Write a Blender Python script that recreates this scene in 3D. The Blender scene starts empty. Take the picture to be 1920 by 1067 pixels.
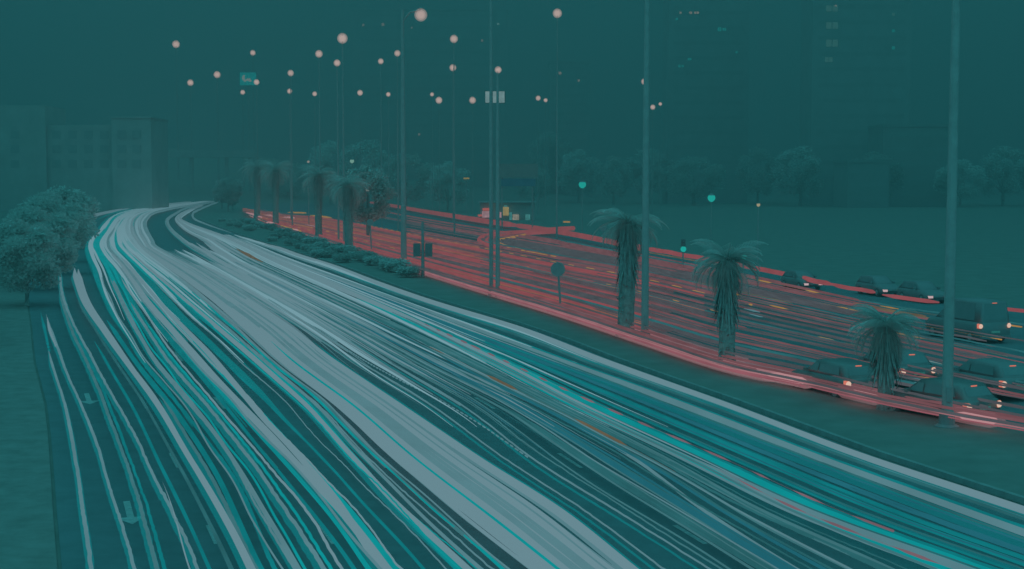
import bpy, math, random
from mathutils import Vector, Matrix, noise as mnoise
random.seed(7)
S = bpy.context.scene
COL = S.collection
R = math.radians

# ---------------------------------------------------------------- camera
CH, F, HZ = 8.4, 2637.0, 345.0               # eye height, focal length in px of the 1920 px wide photo, horizon row
PITCH = math.atan((533.5 - HZ) / F)
cam_d = bpy.data.cameras.new('camera'); cam = bpy.data.objects.new('camera', cam_d); COL.objects.link(cam)
cam_d.sensor_width = 36.0; cam_d.lens = F / 1920 * 36; cam_d.clip_end = 6000; cam_d.clip_start = 0.3
cam.location = (0, 0, CH); cam.rotation_euler = (R(90) - PITCH, 0, 0)
S.camera = cam

# ---------------------------------------------------------------- night sky, added teal fill light, exposure
SUN_EL, SUN_ROT = R(42), R(205)
w = bpy.data.worlds.new('World'); S.world = w; w.use_nodes = True
nt = w.node_tree; nt.nodes.clear()
sky = nt.nodes.new('ShaderNodeTexSky'); sky.sky_type = 'NISHITA'; sky.sun_disc = False
sky.sun_elevation = SUN_EL; sky.sun_rotation = SUN_ROT
bw = nt.nodes.new('ShaderNodeRGBToBW')
mr = nt.nodes.new('ShaderNodeMapRange'); mr.inputs['From Min'].default_value = 0; mr.inputs['From Max'].default_value = 12
mr.inputs['To Min'].default_value = 0.96; mr.inputs['To Max'].default_value = 1.05
mx = nt.nodes.new('ShaderNodeMix'); mx.data_type = 'RGBA'; mx.blend_type = 'MULTIPLY'; mx.inputs['Factor'].default_value = 1
mx.inputs['A'].default_value = (0.0102, 0.0845, 0.0935, 1)
bg = nt.nodes.new('ShaderNodeBackground'); bg.inputs['Strength'].default_value = 1.0
out = nt.nodes.new('ShaderNodeOutputWorld')
nt.links.new(sky.outputs[0], bw.inputs[0]); nt.links.new(bw.outputs[0], mr.inputs['Value'])
nt.links.new(mr.outputs[0], mx.inputs['B']); nt.links.new(mx.outputs['Result'], bg.inputs['Color']); nt.links.new(bg.outputs[0], out.inputs[0])
sun_d = bpy.data.lights.new('teal_fill', 'SUN'); sun = bpy.data.objects.new('teal_fill', sun_d); COL.objects.link(sun)  # broad fill lamp added to lift dark surfaces towards the sky's tone
sun_d.energy = 2.25; sun_d.angle = R(170); sun_d.color = (0.108, 0.90, 1.0)
sun.rotation_euler = (R(90) - SUN_EL, 0, R(-18))
S.view_settings.view_transform = 'Standard'; S.view_settings.look = 'None'
S.view_settings.exposure = 0; S.view_settings.gamma = 1
S.cycles.max_bounces = 4; S.cycles.diffuse_bounces = 2; S.cycles.glossy_bounces = 2; S.cycles.volume_bounces = 0
S.cycles.transparent_max_bounces = 32; S.cycles.volume_step_rate = 5

# ---------------------------------------------------------------- helpers
_cp, _sp = math.cos(PITCH), math.sin(PITCH)
def ray(x, y):
    a, b = x - 960, 533.5 - y
    return Vector((a, _cp * F + b * _sp, -_sp * F + b * _cp))
def P(x, y, z=0.0):                            # photo pixel -> world point on the level z
    r = ray(x, y); return Vector((0, 0, CH)) + r * ((z - CH) / r.z)
def PD(x, y, d):                               # photo pixel -> world point at distance d ahead
    r = ray(x, y); return Vector((0, 0, CH)) + r * (d / r.y)

MATS = {}
def mat(name, col, rough=0.8, var=0.25, scale=4.0, metallic=0.0, bump=0.0):
    if name in MATS: return MATS[name]
    m = bpy.data.materials.new(name); m.use_nodes = True; n = m.node_tree.nodes; l = m.node_tree.links
    b = n['Principled BSDF']; b.inputs['Roughness'].default_value = rough; b.inputs['Metallic'].default_value = metallic
    b.inputs['Specular IOR Level'].default_value = 0.2
    tc = n.new('ShaderNodeTexCoord'); nz = n.new('ShaderNodeTexNoise')
    nz.inputs['Scale'].default_value = scale; nz.inputs['Detail'].default_value = 6; nz.inputs['Roughness'].default_value = 0.65
    rp = n.new('ShaderNodeValToRGB')
    rp.color_ramp.elements[0].position = 0.3; rp.color_ramp.elements[1].position = 0.72
    rp.color_ramp.elements[0].color = tuple(c * (1 - var) for c in col) + (1,)
    rp.color_ramp.elements[1].color = tuple(min(1, c * (1 + var)) for c in col) + (1,)
    l.new(tc.outputs['Object'], nz.inputs['Vector']); l.new(nz.outputs['Fac'], rp.inputs['Fac']); l.new(rp.outputs['Color'], b.inputs['Base Color'])
    if bump:
        bp = n.new('ShaderNodeBump'); bp.inputs['Strength'].default_value = bump; bp.inputs['Distance'].default_value = 0.05
        l.new(nz.outputs['Fac'], bp.inputs['Height']); l.new(bp.outputs['Normal'], b.inputs['Normal'])
    MATS[name] = m; return m
def emat(name, srgb, var=0.0, scale=0.35):
    if name in MATS: return MATS[name]
    lin = [((c / 255 + 0.055) / 1.055) ** 2.4 for c in srgb]
    m = bpy.data.materials.new(name); m.use_nodes = True; n = m.node_tree.nodes; l = m.node_tree.links
    n.clear(); o = n.new('ShaderNodeOutputMaterial'); e = n.new('ShaderNodeEmission')
    e.inputs['Color'].default_value = (*lin, 1)
    if var:
        tc = n.new('ShaderNodeTexCoord'); nz = n.new('ShaderNodeTexNoise'); nz.inputs['Scale'].default_value = scale; nz.inputs['Detail'].default_value = 3
        mp = n.new('ShaderNodeMapRange'); mp.inputs['From Min'].default_value = 0.3; mp.inputs['From Max'].default_value = 0.7
        mp.inputs['To Min'].default_value = 1 - var; mp.inputs['To Max'].default_value = 1 + var * 0.5
        l.new(tc.outputs['Object'], nz.inputs['Vector']); l.new(nz.outputs['Fac'], mp.inputs['Value']); l.new(mp.outputs[0], e.inputs['Strength'])
    l.new(e.outputs[0], o.inputs['Surface'])
    m.cycles.emission_sampling = 'NONE'
    MATS[name] = m; return m

def veil(name, srgb, fac):                     # see-through emission imitating the soft glow of lights and lit road
    m = emat(name, srgb); n = m.node_tree.nodes; l = m.node_tree.links
    tr = n.new('ShaderNodeBsdfTransparent'); mx_ = n.new('ShaderNodeMixShader'); mx_.inputs[0].default_value = fac
    e = [q for q in n if q.type == 'EMISSION'][0]; o = [q for q in n if q.type == 'OUTPUT_MATERIAL'][0]
    l.new(tr.outputs[0], mx_.inputs[1]); l.new(e.outputs[0], mx_.inputs[2]); l.new(mx_.outputs[0], o.inputs['Surface']); return m
class MB:                                      # collects shapes, links them as ONE mesh object
    def __init__(s): s.v = []; s.f = []; s.mi = []
    def add(s, vs, fs, m=0):
        o = len(s.v); s.v += [tuple(v) for v in vs]; s.f += [tuple(i + o for i in f) for f in fs]; s.mi += [m] * len(fs); return s
    def box(s, x0, x1, y0, y1, z0, z1, m=0, M=None):
        vs = [Vector((x, y, z)) for z in (z0, z1) for y in (y0, y1) for x in (x0, x1)]
        if M: vs = [M @ v for v in vs]
        return s.add(vs, [(0, 2, 3, 1), (4, 5, 7, 6), (0, 1, 5, 4), (2, 6, 7, 3), (0, 4, 6, 2), (1, 3, 7, 5)], m)
    def tube(s, pts, rad, n=6, cap=True, flat=1.0):
        pts = [Vector(p) for p in pts]
        if not hasattr(rad, '__len__'): rad = [rad] * len(pts)
        rings = []
        for i, p in enumerate(pts):
            t = (pts[min(i + 1, len(pts) - 1)] - pts[max(i - 1, 0)])
            if t.length < 1e-6: t = Vector((0, 0, 1))
            t.normalize()
            a = t.cross(Vector((0, 0, 1)))
            if a.length < 1e-3: a = Vector((1, 0, 0))
            a.normalize(); b = a.cross(t).normalized()
            rings.append([p + (a * math.cos(2 * math.pi * k / n) + b * (math.sin(2 * math.pi * k / n) * flat)) * rad[i] for k in range(n)])
        vs = [v for r in rings for v in r]; fs = []
        for i in range(len(rings) - 1):
            for k in range(n):
                fs.append((i * n + k, i * n + (k + 1) % n, (i + 1) * n + (k + 1) % n, (i + 1) * n + k))
        if cap:
            fs.append(tuple(reversed(range(n)))); fs.append(tuple(range((len(rings) - 1) * n, len(rings) * n)))
        return s.add(vs, fs)
    def lathe(s, prof, n=12, M=None, c=(0, 0, 0)):       # prof: (radius, z)
        c = Vector(c); vs = []
        for r, z in prof:
            for k in range(n):
                a = 2 * math.pi * k / n; v = Vector((r * math.cos(a), r * math.sin(a), z))
                vs.append((M @ v if M else v) + c)
        fs = [(i * n + k, i * n + (k + 1) % n, (i + 1) * n + (k + 1) % n, (i + 1) * n + k) for i in range(len(prof) - 1) for k in range(n)]
        fs.append(tuple(reversed(range(n)))); fs.append(tuple(range((len(prof) - 1) * n, len(prof) * n)))
        return s.add(vs, fs)
    def build(s, name, m, parent=None, smooth=False):
        me = bpy.data.meshes.new(name); me.from_pydata(s.v, [], s.f); me.update()
        for k in (m if isinstance(m, (list, tuple)) else [m]): me.materials.append(k)
        if any(s.mi): me.polygons.foreach_set('material_index', s.mi)
        if smooth: me.polygons.foreach_set('use_smooth', [True] * len(me.polygons))
        o = bpy.data.objects.new(name, me); COL.objects.link(o)
        if parent: o.parent = parent
        return o
def tag(o, label, cat, group=None, kind=None):
    o['label'] = label; o['category'] = cat
    if group: o['group'] = group
    if kind: o['kind'] = kind
    return o
def thing(name, label, cat, loc=(0, 0, 0), rz=0, group=None):
    o = bpy.data.objects.new(name, None); COL.objects.link(o); o.location = loc; o.rotation_euler = (0, 0, rz)
    o.empty_display_size = 0.2
    return tag(o, label, cat, group)
def struct(name, mb, m, label=None, cat=None):
    o = mb.build(name, m); o['kind'] = 'structure'
    o['label'] = label or name.replace('_', ' '); o['category'] = cat or name.replace('_', ' ')
    return o
KIDS = {}
def copy_tree(o, parent=None):
    c = o.copy(); COL.objects.link(c)
    if parent: c.parent = parent; c.matrix_parent_inverse = o.matrix_parent_inverse.copy()
    for ch in [k for k in o.children]: copy_tree(ch, c)
    return c

# ---------------------------------------------------------------- road geometry, read off the photograph
ROWS = [379, 385, 392, 400, 410, 420, 435, 450, 465, 480, 500, 530, 570, 620, 680, 760, 860, 960, 1067]
G = [
 [350,290,235,185,149,128,105, 92, 82, 76, 72, 70, 74, 84, 97,122,141,156,172],
 [360,300,245,200,172,150,135,125,118,113,110,110,118,135,163,197,234,266,296],
 [368,312,255,218,195,180,165,155,150,144,140,145,160,195,238,297,356,416,472],
 [375,325,265,232,213,205,195,180,177,186,200,214,232,258,295,362,436,496,560],
 [380,335,280,245,228,218,208,200,200,210,228,250,280,323,377,452,548,642,724],
 [385,345,292,258,240,232,226,228,236,252,275,310,355,415,484,574,664,762,876],
 [390,352,302,266,248,242,242,250,262,280,308,350,400,458,524,628,734,854,992],
 [395,360,320,290,278,274,278,286,295,323,364,416,480,556,632,752,902,1060,1196],
 [398,368,345,330,316,315,326,344,366,391,425,478,552,640,742,880,1010,1172,1345],
 [402,375,356,340,330,335,354,385,406,430,466,530,612,715,835,1000,1186,1345,1530],
 [405,382,365,350,337,352,393,432,464,495,540,610,705,815,938,1092,1306,1520,1816],
 [407,388,370,358,352,376,412,446,480,514,565,650,760,893,1060,1280,1540,1812,2110],
 [408,392,376,362,366,390,430,470,520,562,626,705,820,985,1140,1365,1630,1930,2250],
]
def interp(xs, ys, x):                         # smooth (Catmull-Rom) table lookup
    n = len(xs)
    if x <= xs[0]: return ys[0] + (ys[1] - ys[0]) * (x - xs[0]) / (xs[1] - xs[0])
    if x >= xs[-1]: return ys[-1] + (ys[-1] - ys[-2]) * (x - xs[-1]) / (xs[-1] - xs[-2])
    i = max(k for k in range(n - 1) if xs[k] <= x)
    t = (x - xs[i]) / (xs[i + 1] - xs[i]); h = xs[i + 1] - xs[i]
    def slope(k):
        if k == 0: return (ys[1] - ys[0]) / (xs[1] - xs[0])
        if k == n - 1: return (ys[-1] - ys[-2]) / (xs[-1] - xs[-2])
        return (ys[k + 1] - ys[k - 1]) / (xs[k + 1] - xs[k - 1])
    m0, m1 = slope(i) * h, slope(i + 1) * h
    return (2*t**3 - 3*t**2 + 1) * ys[i] + (t**3 - 2*t**2 + t) * m0 + (-2*t**3 + 3*t**2) * ys[i + 1] + (t**3 - t**2) * m1
def left_px(u, y):
    i = min(max(int(math.floor(u)), 0), 11); a, b = interp(ROWS, G[i], y), interp(ROWS, G[i + 1], y)
    return a + (b - a) * (u - i)
def left_pt(u, y, z=0.65): return P(left_px(u, y), y, z)
# left carriageway is parametrised by image row y of a point 0.65 m up; turned into world points once
STX = [455, 520, 600, 690, 800, 900, 1050, 1200, 1360, 1500, 1650, 1800, 1920, 2050]
RG = [
 [398,425,450,479,512,543,588,638,690,720,755,785,806,832],
 [390,402,408,424,446,465,494,522,560,592,625,658,685,716],
 [385,378,375,379,397,413,435,464,492,520,551,571,583,600],
]
def right_py(v, x):
    i = min(max(int(math.floor(v)), 0), 1); a, b = interp(STX, RG[i], x), interp(STX, RG[i + 1], x)
    return a + (b - a) * (v - i)
def right_pt(v, x, z=0.8): return P(x, right_py(v, x), z)

# ---------------------------------------------------------------- ground, roads, median
M_grass = mat('grass_ground', (0.20, 0.205, 0.19), 0.95, 0.16, 0.5, bump=0.4)
M_asph = mat('asphalt', (0.15, 0.19, 0.205), 0.85, 0.13, 0.9)
M_kerb = mat('kerb_concrete', (0.30, 0.285, 0.28), 0.9, 0.2, 2.0)
M_conc = mat('concrete', (0.24, 0.225, 0.215), 0.9, 0.2, 1.2)
M_paint = mat('road_paint', (0.42, 0.44, 0.44), 0.7, 0.3, 6)

g = MB(); g.add([(-2500, -300, -0.03), (2500, -300, -0.03), (2500, 4000, -0.03), (-2500, 4000, -0.03)], [(0, 1, 2, 3)])
struct('ground', g, M_grass, 'dark grassy ground spreading out on both sides of the road', 'ground')
def strip(A, B, z):
    m = MB(); n = len(A); vs = []
    for a, b in zip(A, B): vs += [(a.x, a.y, z), (b.x, b.y, z)]
    m.add(vs, [(2*i, 2*i+1, 2*i+3, 2*i+2) for i in range(n - 1)]); return m
YS = [376.5, 377.5, 379, 382, 385, 388, 392, 396, 400, 405, 410, 415, 420, 427, 435, 442, 450, 457, 465, 472, 480, 490, 500, 515, 530, 550, 570, 595, 620, 650, 680, 720, 760, 810, 860, 910, 960, 1010, 1067]
def extend_near(pts, d=24):                    # carry a line straight on past the lower edge of the photo
    a, b = pts[-2], pts[-1]; t = (b - a).normalized()
    return pts + [b + t * d]
LE = extend_near([left_pt(-0.45, y, 0) for y in YS]); RE = extend_near([left_pt(12.22, y, 0) for y in YS])
# the near carriageway carries on round the bend behind the median trees
LE = [LE[0] + Vector((60, 60, 0))] + LE; RE = [RE[0] + Vector((60, 45, 0))] + RE
struct('near_carriageway', strip(LE, RE, 0.0), M_asph, 'near asphalt carriageway under the pale headlight trails, bending right', 'road')
XS = [455, 470, 485, 500, 520, 545, 570, 600, 640, 690, 740, 800, 850, 900, 970, 1050, 1120, 1200, 1280, 1360, 1430, 1500, 1570, 1650, 1720, 1800, 1860, 1920, 1980, 2050]
NE = extend_near([right_pt(-0.035, x, 0) for x in XS], 30); FE = extend_near([right_pt(2.06, x, 0) for x in XS], 30)
struct('far_carriageway', strip(NE, FE, -0.004), M_asph, 'far asphalt carriageway under the red tail light trails', 'road')
def x_at(pts, Y):
    for a, b in zip(pts, pts[1:]):
        if (a.y - Y) * (b.y - Y) <= 0 and a.y != b.y: return a.x + (b.x - a.x) * (Y - a.y) / (b.y - a.y)
md = MB(); A = []; B = []
for Y in [27, 30, 34, 38, 43, 48, 54, 60, 67, 75, 84, 94, 105, 117, 130, 145, 162, 180, 200, 225, 250, 280, 310, 340]:
    a, b = x_at(RE, Y), x_at(NE, Y)
    if a is None: continue
    if b is None: b = NE[-1].x + (NE[-1].y - Y) * 0.4
    if b - a < 1.0: b = a + 1.0
    A.append(Vector((a + 0.35, Y, 0))); B.append(Vector((b - 0.3, Y, 0)))
md = strip(A, B, 0.13)
struct('median_strip', md, M_grass, 'dark planted median between the two carriageways', 'median')
kb = MB()
for E, s in ((A, -1), (B, 1)):
    o = []; i_ = []
    for p in E: o.append(p + Vector((s * 0.18, 0, 0))); i_.append(p)
    vs = []
    for p, q in zip(o, i_): vs += [(p.x, p.y, -0.02), (p.x, p.y, 0.15), (q.x, q.y, 0.15), (q.x, q.y, 0.0)]
    kb.add(vs, [(4*i+k, 4*i+k+1, 4*i+k+5, 4*i+k+4) for i in range(len(E) - 1) for k in range(3)])
struct('median_kerb', kb, M_kerb, 'concrete kerb edging the median', 'kerb')
# left pavement
LA = [p + Vector((-0.1, 0, 0)) for p in LE[10:]]; LB = [p + Vector((-2.8, 0, 0)) for p in LE[10:]]
struct('left_pavement', strip(LB, LA, 0.015), M_conc, 'pale pavement along the left road edge', 'pavement')
# far hill on the left, dark under the sky
hill = MB(); hp = []
NX, NY = 40, 14
for j in range(NY):
    for i in range(NX):
        x = -520 + i * 16; y = 620 + j * 30
        e = min(1, j / 4) * 26 * math.exp(-((x + 210) / 150) ** 2) + 5 * mnoise.noise(Vector((x * .02, y * .02, 0))) * min(1, j / 3)
        hp.append((x, y, e - 0.1))
hill.add(hp, [(j*NX+i, j*NX+i+1, (j+1)*NX+i+1, (j+1)*NX+i) for j in range(NY-1) for i in range(NX-1)])
struct('hill', hill, M_grass, 'low dark hill rising behind the bend', 'hill')
# painted marks on the left lanes: two straight arrows and lane dashes
def lane_arrow(cx, cy, k, label):
    c = P(cx, cy, 0); d = (left_pt(0.8, cy + 8, 0) - left_pt(0.8, cy - 8, 0)).normalized(); n_ = Vector((d.y, -d.x, 0))
    q = lambda a, b: tuple(c + d * a * k + n_ * b * k + Vector((0, 0, 0.008)))
    m = MB(); m.add([q(-2.6, -.12), q(-2.6, .12), q(0, .12), q(0, -.12)], [(0, 1, 2, 3)])
    m.add([q(0, -.52), q(0, .52), q(1.1, 0)], [(0, 1, 2)])
    o = m.build('lane_arrow', M_paint); tag(o, label, 'road marking')
lane_arrow(245, 970, 0.72, 'nearest pale straight arrow painted on the leftmost lane')
lane_arrow(167, 752, 0.8, 'farther small pale arrow painted on the leftmost lane')
dk = 0
for u in (1.75, 3.6, 5.6, 8.3, 10.55):
    for y in (600, 660, 745, 850, 985):
        a, b = left_pt(u, y, 0), left_pt(u, y + (y - 345) * 0.055, 0)
        t = (b - a).normalized(); n_ = Vector((t.y, -t.x, 0)) * 0.065; m = MB()
        m.add([a - n_ + Vector((0, 0, .006)), a + n_ + Vector((0, 0, .006)), b + n_ + Vector((0, 0, .006)), b - n_ + Vector((0, 0, .006))], [(0, 1, 2, 3)])
        o = m.build('lane_dash', M_paint); tag(o, 'short faded white lane dash painted between the near carriageway lanes', 'road marking', 'lane dashes on the near carriageway')

# ---------------------------------------------------------------- light trails
E = {
 'white': emat('headlight_white', (105, 139, 149)),
 'white_far': emat('headlight_white_far', (122, 162, 173)),
 'soft': emat('headlight_soft', (86, 129, 138), 0.1),
 'mid': emat('headlight_mid', (62, 114, 121), 0.14),
 'dim': emat('headlight_dim', (42, 101, 107), 0.25),
 'cyan': emat('headlight_cyan', (12, 144, 148), 0.15),
 'cyan2': emat('headlight_deep_cyan', (14, 118, 124), 0.2),
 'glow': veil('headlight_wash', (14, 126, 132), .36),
 'white_veil': veil('headlight_white_veil', (104, 140, 150), .42),
 'cyan_veil': veil('headlight_cyan_veil', (8, 140, 144), .3),
 'teal_veil': veil('headlight_teal_veil', (12, 122, 130), .3),
 'pink_veil': veil('brake_pink_veil', (172, 122, 128), .19),
 'red_veil': veil('tail_red_veil', (128, 76, 82), .16),
 'blue': emat('headlight_blue', (32, 102, 116), 0.15),
 'red': emat('tail_red', (147, 74, 80), 0.15),
 'ember': emat('tail_ember', (150, 92, 78), 0.25),
 'redmid': emat('tail_red_mid', (118, 77, 83), 0.25),
 'reddim': emat('tail_red_dim', (78, 80, 86), 0.25),
 'pink': emat('brake_pink', (166, 112, 118), 0.2),
 'pale': emat('brake_pale_pink', (198, 146, 150), 0.15),
 'orange': emat('indicator_orange', (176, 132, 74), 0.2),
 'ochre': emat('indicator_ochre', (104, 92, 74), 0.3),
 'dash': emat('blink_dull_red', (122, 96, 106), 0.2),
 'rose': emat('tail_rose', (150, 88, 98), 0.2),
}
def jitter(s, seed, amp, sc):
    return amp * mnoise.noise(Vector((s * sc, seed * 7.31, 1.7)))
def left_trail(u, r0, col, y0=379, y1=1067, wob=0.12, z=None, label=None, group=None, buzz=0.0, gaps=None, ext=True, halo=0, hcol='glow'):
    seed = random.random() * 100
    z = z or random.uniform(0.58, 0.76)
    us = u if isinstance(u, list) else [(400, u), (1000, u)]
    ux, uy = [a for a, b in us], [b for a, b in us]
    def U(y):
        if y <= ux[0]: return uy[0]
        if y >= ux[-1]: return uy[-1]
        for (a, p), (b, q) in zip(us, us[1:]):
            if a <= y <= b:
                t = (y - a) / (b - a); t = t * t * (3 - 2 * t); return p + (q - p) * t
    y = y0; pts = []; rad = []
    while True:
        p = left_pt(U(y), y, 0.65); p = Vector((0, 0, CH)) + (p - Vector((0, 0, CH))) * ((CH - z) / (CH - 0.65))
        s = math.log(max(p.y, 1)) * 10
        p.x += jitter(s, seed, wob, 0.55) + jitter(p.y, seed, buzz * .7, 2.6)
        p.z += jitter(p.y, seed + 5, buzz * 0.6, 2.6)
        k = min(3.0, max(1, p.y / 38) ** 0.7)
        pts.append(p); rad.append(r0 * k * (1 + 0.25 * mnoise.noise(Vector((s * 0.35, seed, 0)))))
        if y >= y1: break
        st = (y - 345) * 0.016
        if buzz: st = min(st, 4.0) if y < 700 else 5.0
        y = min(y1, y + st)
    if ext and y1 >= 1060: pts = extend_near(pts, 9); rad.append(rad[-1])
    n_ = len(rad)
    if y0 > 385:
        for i in range(min(7, n_)): rad[i] *= .12 + .88 * min(1, i / 6)
    if not ext and not gaps:
        m_ = max(3, int(n_ * .55))
        for i in range(m_): rad[-1 - i] *= .08 + .92 * min(1, i / m_)
    m = MB()
    if gaps:                                   # beaded light: pulses of one lamp
        on, off = gaps; L = 0; qs = []; qr = []
        for i in range(len(pts) - 1):
            seg = (pts[i + 1] - pts[i]).length; n = max(1, int(seg / (min(on, off) / 3)))
            for k in range(n):
                L += seg / n; qs.append(pts[i].lerp(pts[i + 1], k / n)); qr.append(rad[i] if (L % (on + off)) < on else .003)
        m.tube(qs, qr, 5)
    else: m.tube(pts, rad, 6)
    mats = [E[col]]
    if halo:                                   # glowing tube below imitates the light's wash over the asphalt
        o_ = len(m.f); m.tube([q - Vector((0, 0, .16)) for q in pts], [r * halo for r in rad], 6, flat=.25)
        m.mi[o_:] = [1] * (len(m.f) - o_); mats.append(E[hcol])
    o = m.build('headlight_trail', mats, smooth=True)
    o['label'] = label; o['category'] = 'light trail'
    if group: o['group'] = group
    return o
LT = left_trail
# -- the separate streaks on the left lanes, one by one
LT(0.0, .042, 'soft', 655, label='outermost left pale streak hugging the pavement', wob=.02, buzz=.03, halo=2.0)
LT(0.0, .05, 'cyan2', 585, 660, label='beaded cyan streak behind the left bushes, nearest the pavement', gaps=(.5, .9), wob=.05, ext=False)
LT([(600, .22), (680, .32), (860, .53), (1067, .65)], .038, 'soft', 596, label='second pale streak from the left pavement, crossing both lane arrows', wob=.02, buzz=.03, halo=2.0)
LT([(600, .2), (650, .28)], .05, 'white', 590, 650, label='row of pale light beads above the second streak by the left bushes', gaps=(.4, .6), ext=False)
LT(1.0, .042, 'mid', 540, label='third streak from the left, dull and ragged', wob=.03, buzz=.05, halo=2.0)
LT(1.08, .04, 'cyan2', 545, label='thin cyan streak beside the third streak from the left', wob=.03, buzz=.04)
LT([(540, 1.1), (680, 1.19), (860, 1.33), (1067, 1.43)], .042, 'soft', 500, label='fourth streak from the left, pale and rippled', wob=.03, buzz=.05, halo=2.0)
LT([(860, 1.5), (1067, 1.55)], .045, 'cyan2', 640, label='soft cyan streak close along the fourth streak from the left', wob=.03)
LT([(900, 1.42), (1067, 1.34)], .018, 'white', 904, label='hair thin bright line starting low in the left lanes', wob=0)
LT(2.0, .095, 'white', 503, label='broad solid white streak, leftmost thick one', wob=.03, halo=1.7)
LT([(500, 2.1), (700, 2.05), (1067, 2.0)], .10, 'white', 505, 830, label='second white strand joining the leftmost thick streak from above', wob=.05, ext=False)
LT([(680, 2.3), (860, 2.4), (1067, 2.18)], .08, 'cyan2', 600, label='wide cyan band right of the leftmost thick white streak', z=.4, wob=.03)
LT([(860, 2.25), (1067, 2.1)], .05, 'mid', 740, label='dull streak between the leftmost thick white one and its cyan band', wob=.03, buzz=.03, halo=2.0)
LT([(680, 2.53), (900, 2.75), (1067, 2.5)], .05, 'cyan2', 640, label='thin cyan streak alone on dark asphalt left of centre', wob=.03, buzz=.03)
LT([(650, 1.75), (1067, 1.78)], .045, 'dim', 560, label='faint grey streak between fourth and fifth streaks from the left', wob=.03)
LT(3.0, .06, 'soft', 520, label='pale streak left of the paired thin streaks', wob=.03, halo=1.7)
LT(3.29, .05, 'soft', 560, label='left one of the paired thin rippled streaks', wob=.03, buzz=.04, halo=2.0)
LT([(640, 3.42), (1067, 3.38)], .04, 'cyan', 600, label='right cyan one of the paired thin rippled streaks', wob=.03, buzz=.04)
LT([(640, 3.75), (860, 3.6), (1067, 3.62)], .05, 'cyan2', 560, label='cyan streak just left of the second thick white streak', wob=.05)
LT(4.0, .11, 'white', 470, label='second thick white streak from the left', wob=.05, halo=1.7)
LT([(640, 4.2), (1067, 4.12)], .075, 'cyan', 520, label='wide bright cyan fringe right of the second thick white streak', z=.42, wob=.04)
LT([(640, 4.3), (800, 4.15), (1067, 3.95)], .08, 'white', 480, label='white strand crossing into the second thick white streak', wob=.05)
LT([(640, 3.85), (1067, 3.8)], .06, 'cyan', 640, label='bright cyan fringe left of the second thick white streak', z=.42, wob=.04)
LT(5.0, .07, 'white', 470, label='third thick pale streak, left of the dense bundle', wob=.05, halo=1.7)
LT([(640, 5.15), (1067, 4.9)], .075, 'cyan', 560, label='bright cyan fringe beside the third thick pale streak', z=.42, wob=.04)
LT([(640, 5.4), (1067, 5.22)], .04, 'soft', 560, label='thin pale streak right of the third thick streak', wob=.05)
LT([(640, 5.72), (1067, 5.6)], .04, 'mid', 560, label='thin dull streak on dark asphalt beside the dense bundle', wob=.05)
# -- upper left: streaks that cross behind the bushes, and the far outer pair on the bend
LT(0.05, .10, 'white', 379, 422, label='far outer thin white streak on the bend behind the bushes', wob=.05, ext=False)
LT(0.75, .12, 'white', 379, 420, label='second far thin white streak on the bend behind the bushes', wob=.05, ext=False)
LT(1.6, .08, 'cyan2', 385, 413, label='short far cyan streak inside the outer pair on the bend', wob=.05, ext=False)
gU = 'white streaks filling the far bend of the near carriageway'
for k in range(30):
    u = 2.75 + 4.2 * (k + random.random() * .8) / 30
    y1 = random.choice([470, 520, 560, 600, 640, 680])
    LT([(380, u), (y1, u + random.uniform(-.15, .15))], random.uniform(.075, .13), random.choice(['white_far'] * 6 + ['soft', 'cyan']), 378, y1, wob=.13, ext=False,
       label='short white streak packed among others round the far bend', group=gU)
for k in range(10):  # low glowing tubes imitate asphalt lit by the headlights
    u = 2.6 + 3.6 * k / 10
    LT(u, .14, 'cyan2', 395, random.choice([560, 640, 700, 760]), wob=.25, z=.3, ext=False,
       label='wide deep cyan glow strip standing in for headlit asphalt round the far bend', group='deep cyan streaks low in the far bend')
gL = 'thin streaks between the thick ones of the left lanes'
for k in range(15):
    u = 2.6 + 3.3 * (k + random.random()) / 15
    LT([(500, u + random.uniform(-.1, .1)), (900, u)], random.uniform(.014, .035), random.choice(['mid', 'cyan2', 'cyan', 'soft', 'soft', 'white']), random.choice([440, 480, 520]), wob=.15, buzz=random.choice([0, .03, .03]),
       label='thin streak among the thick ones left of the dense white bundle', group=gL)
# -- the dense bundle
gB = 'white streaks of the dense central bundle'
for k in range(38):
    u = 6.0 + (k + .5) / 38 + random.uniform(-.012, .012)
    if k in (3, 9, 11, 17, 22, 30): continue
    LT([(480, u + random.uniform(-.1, .1)), (700, u)], random.uniform(.036, .07), random.choice(['white'] * 7 + ['soft', 'soft', 'mid']), 378, wob=.06,
       label='white streak packed in the dense central bundle', group=gB)
LT([(640, 6.28), (1067, 6.27)], .03, 'cyan', 640, label='thin cyan streak in the split of the dense central bundle', wob=.03)
LT([(640, 6.58), (1067, 6.58)], .03, 'cyan', 700, label='second thin cyan streak, right of centre in the dense bundle', wob=.03)
LT([(640, 7.05), (1067, 7.03)], .03, 'cyan2', 640, label='thin cyan rim along the right edge of the dense central bundle', wob=.02)
for k in range(16):
    u = 5.6 + 6.3 * (k + .5) / 16
    if u > 11.2: continue
    LT([(460, u), (700, u + random.uniform(-.1, .1))], random.uniform(.11, .17), 'white_veil', 490 if 6.9 < u < 8.95 else 385 if u < 10 else 450, random.choice([600, 660, 740]) if u > 7 else random.choice([760, 900]), wob=.08, z=.62, ext=False,
       label='wide soft pale glow streak between the sharp white ones', group='soft pale glow streaks of the near carriageway')
for k in range(9):  # translucent tubes imitate cyan headlight glow on the road
    u = 2.4 + 3.4 * (k + .5) / 9
    LT(u, random.uniform(.14, .2), 'cyan_veil', 430, random.choice([640, 720, 800, 900]), wob=.15, z=.3, ext=False,
       label='wide soft cyan glow streak low over the left lanes', group='soft cyan glow streaks of the left lanes')
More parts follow.
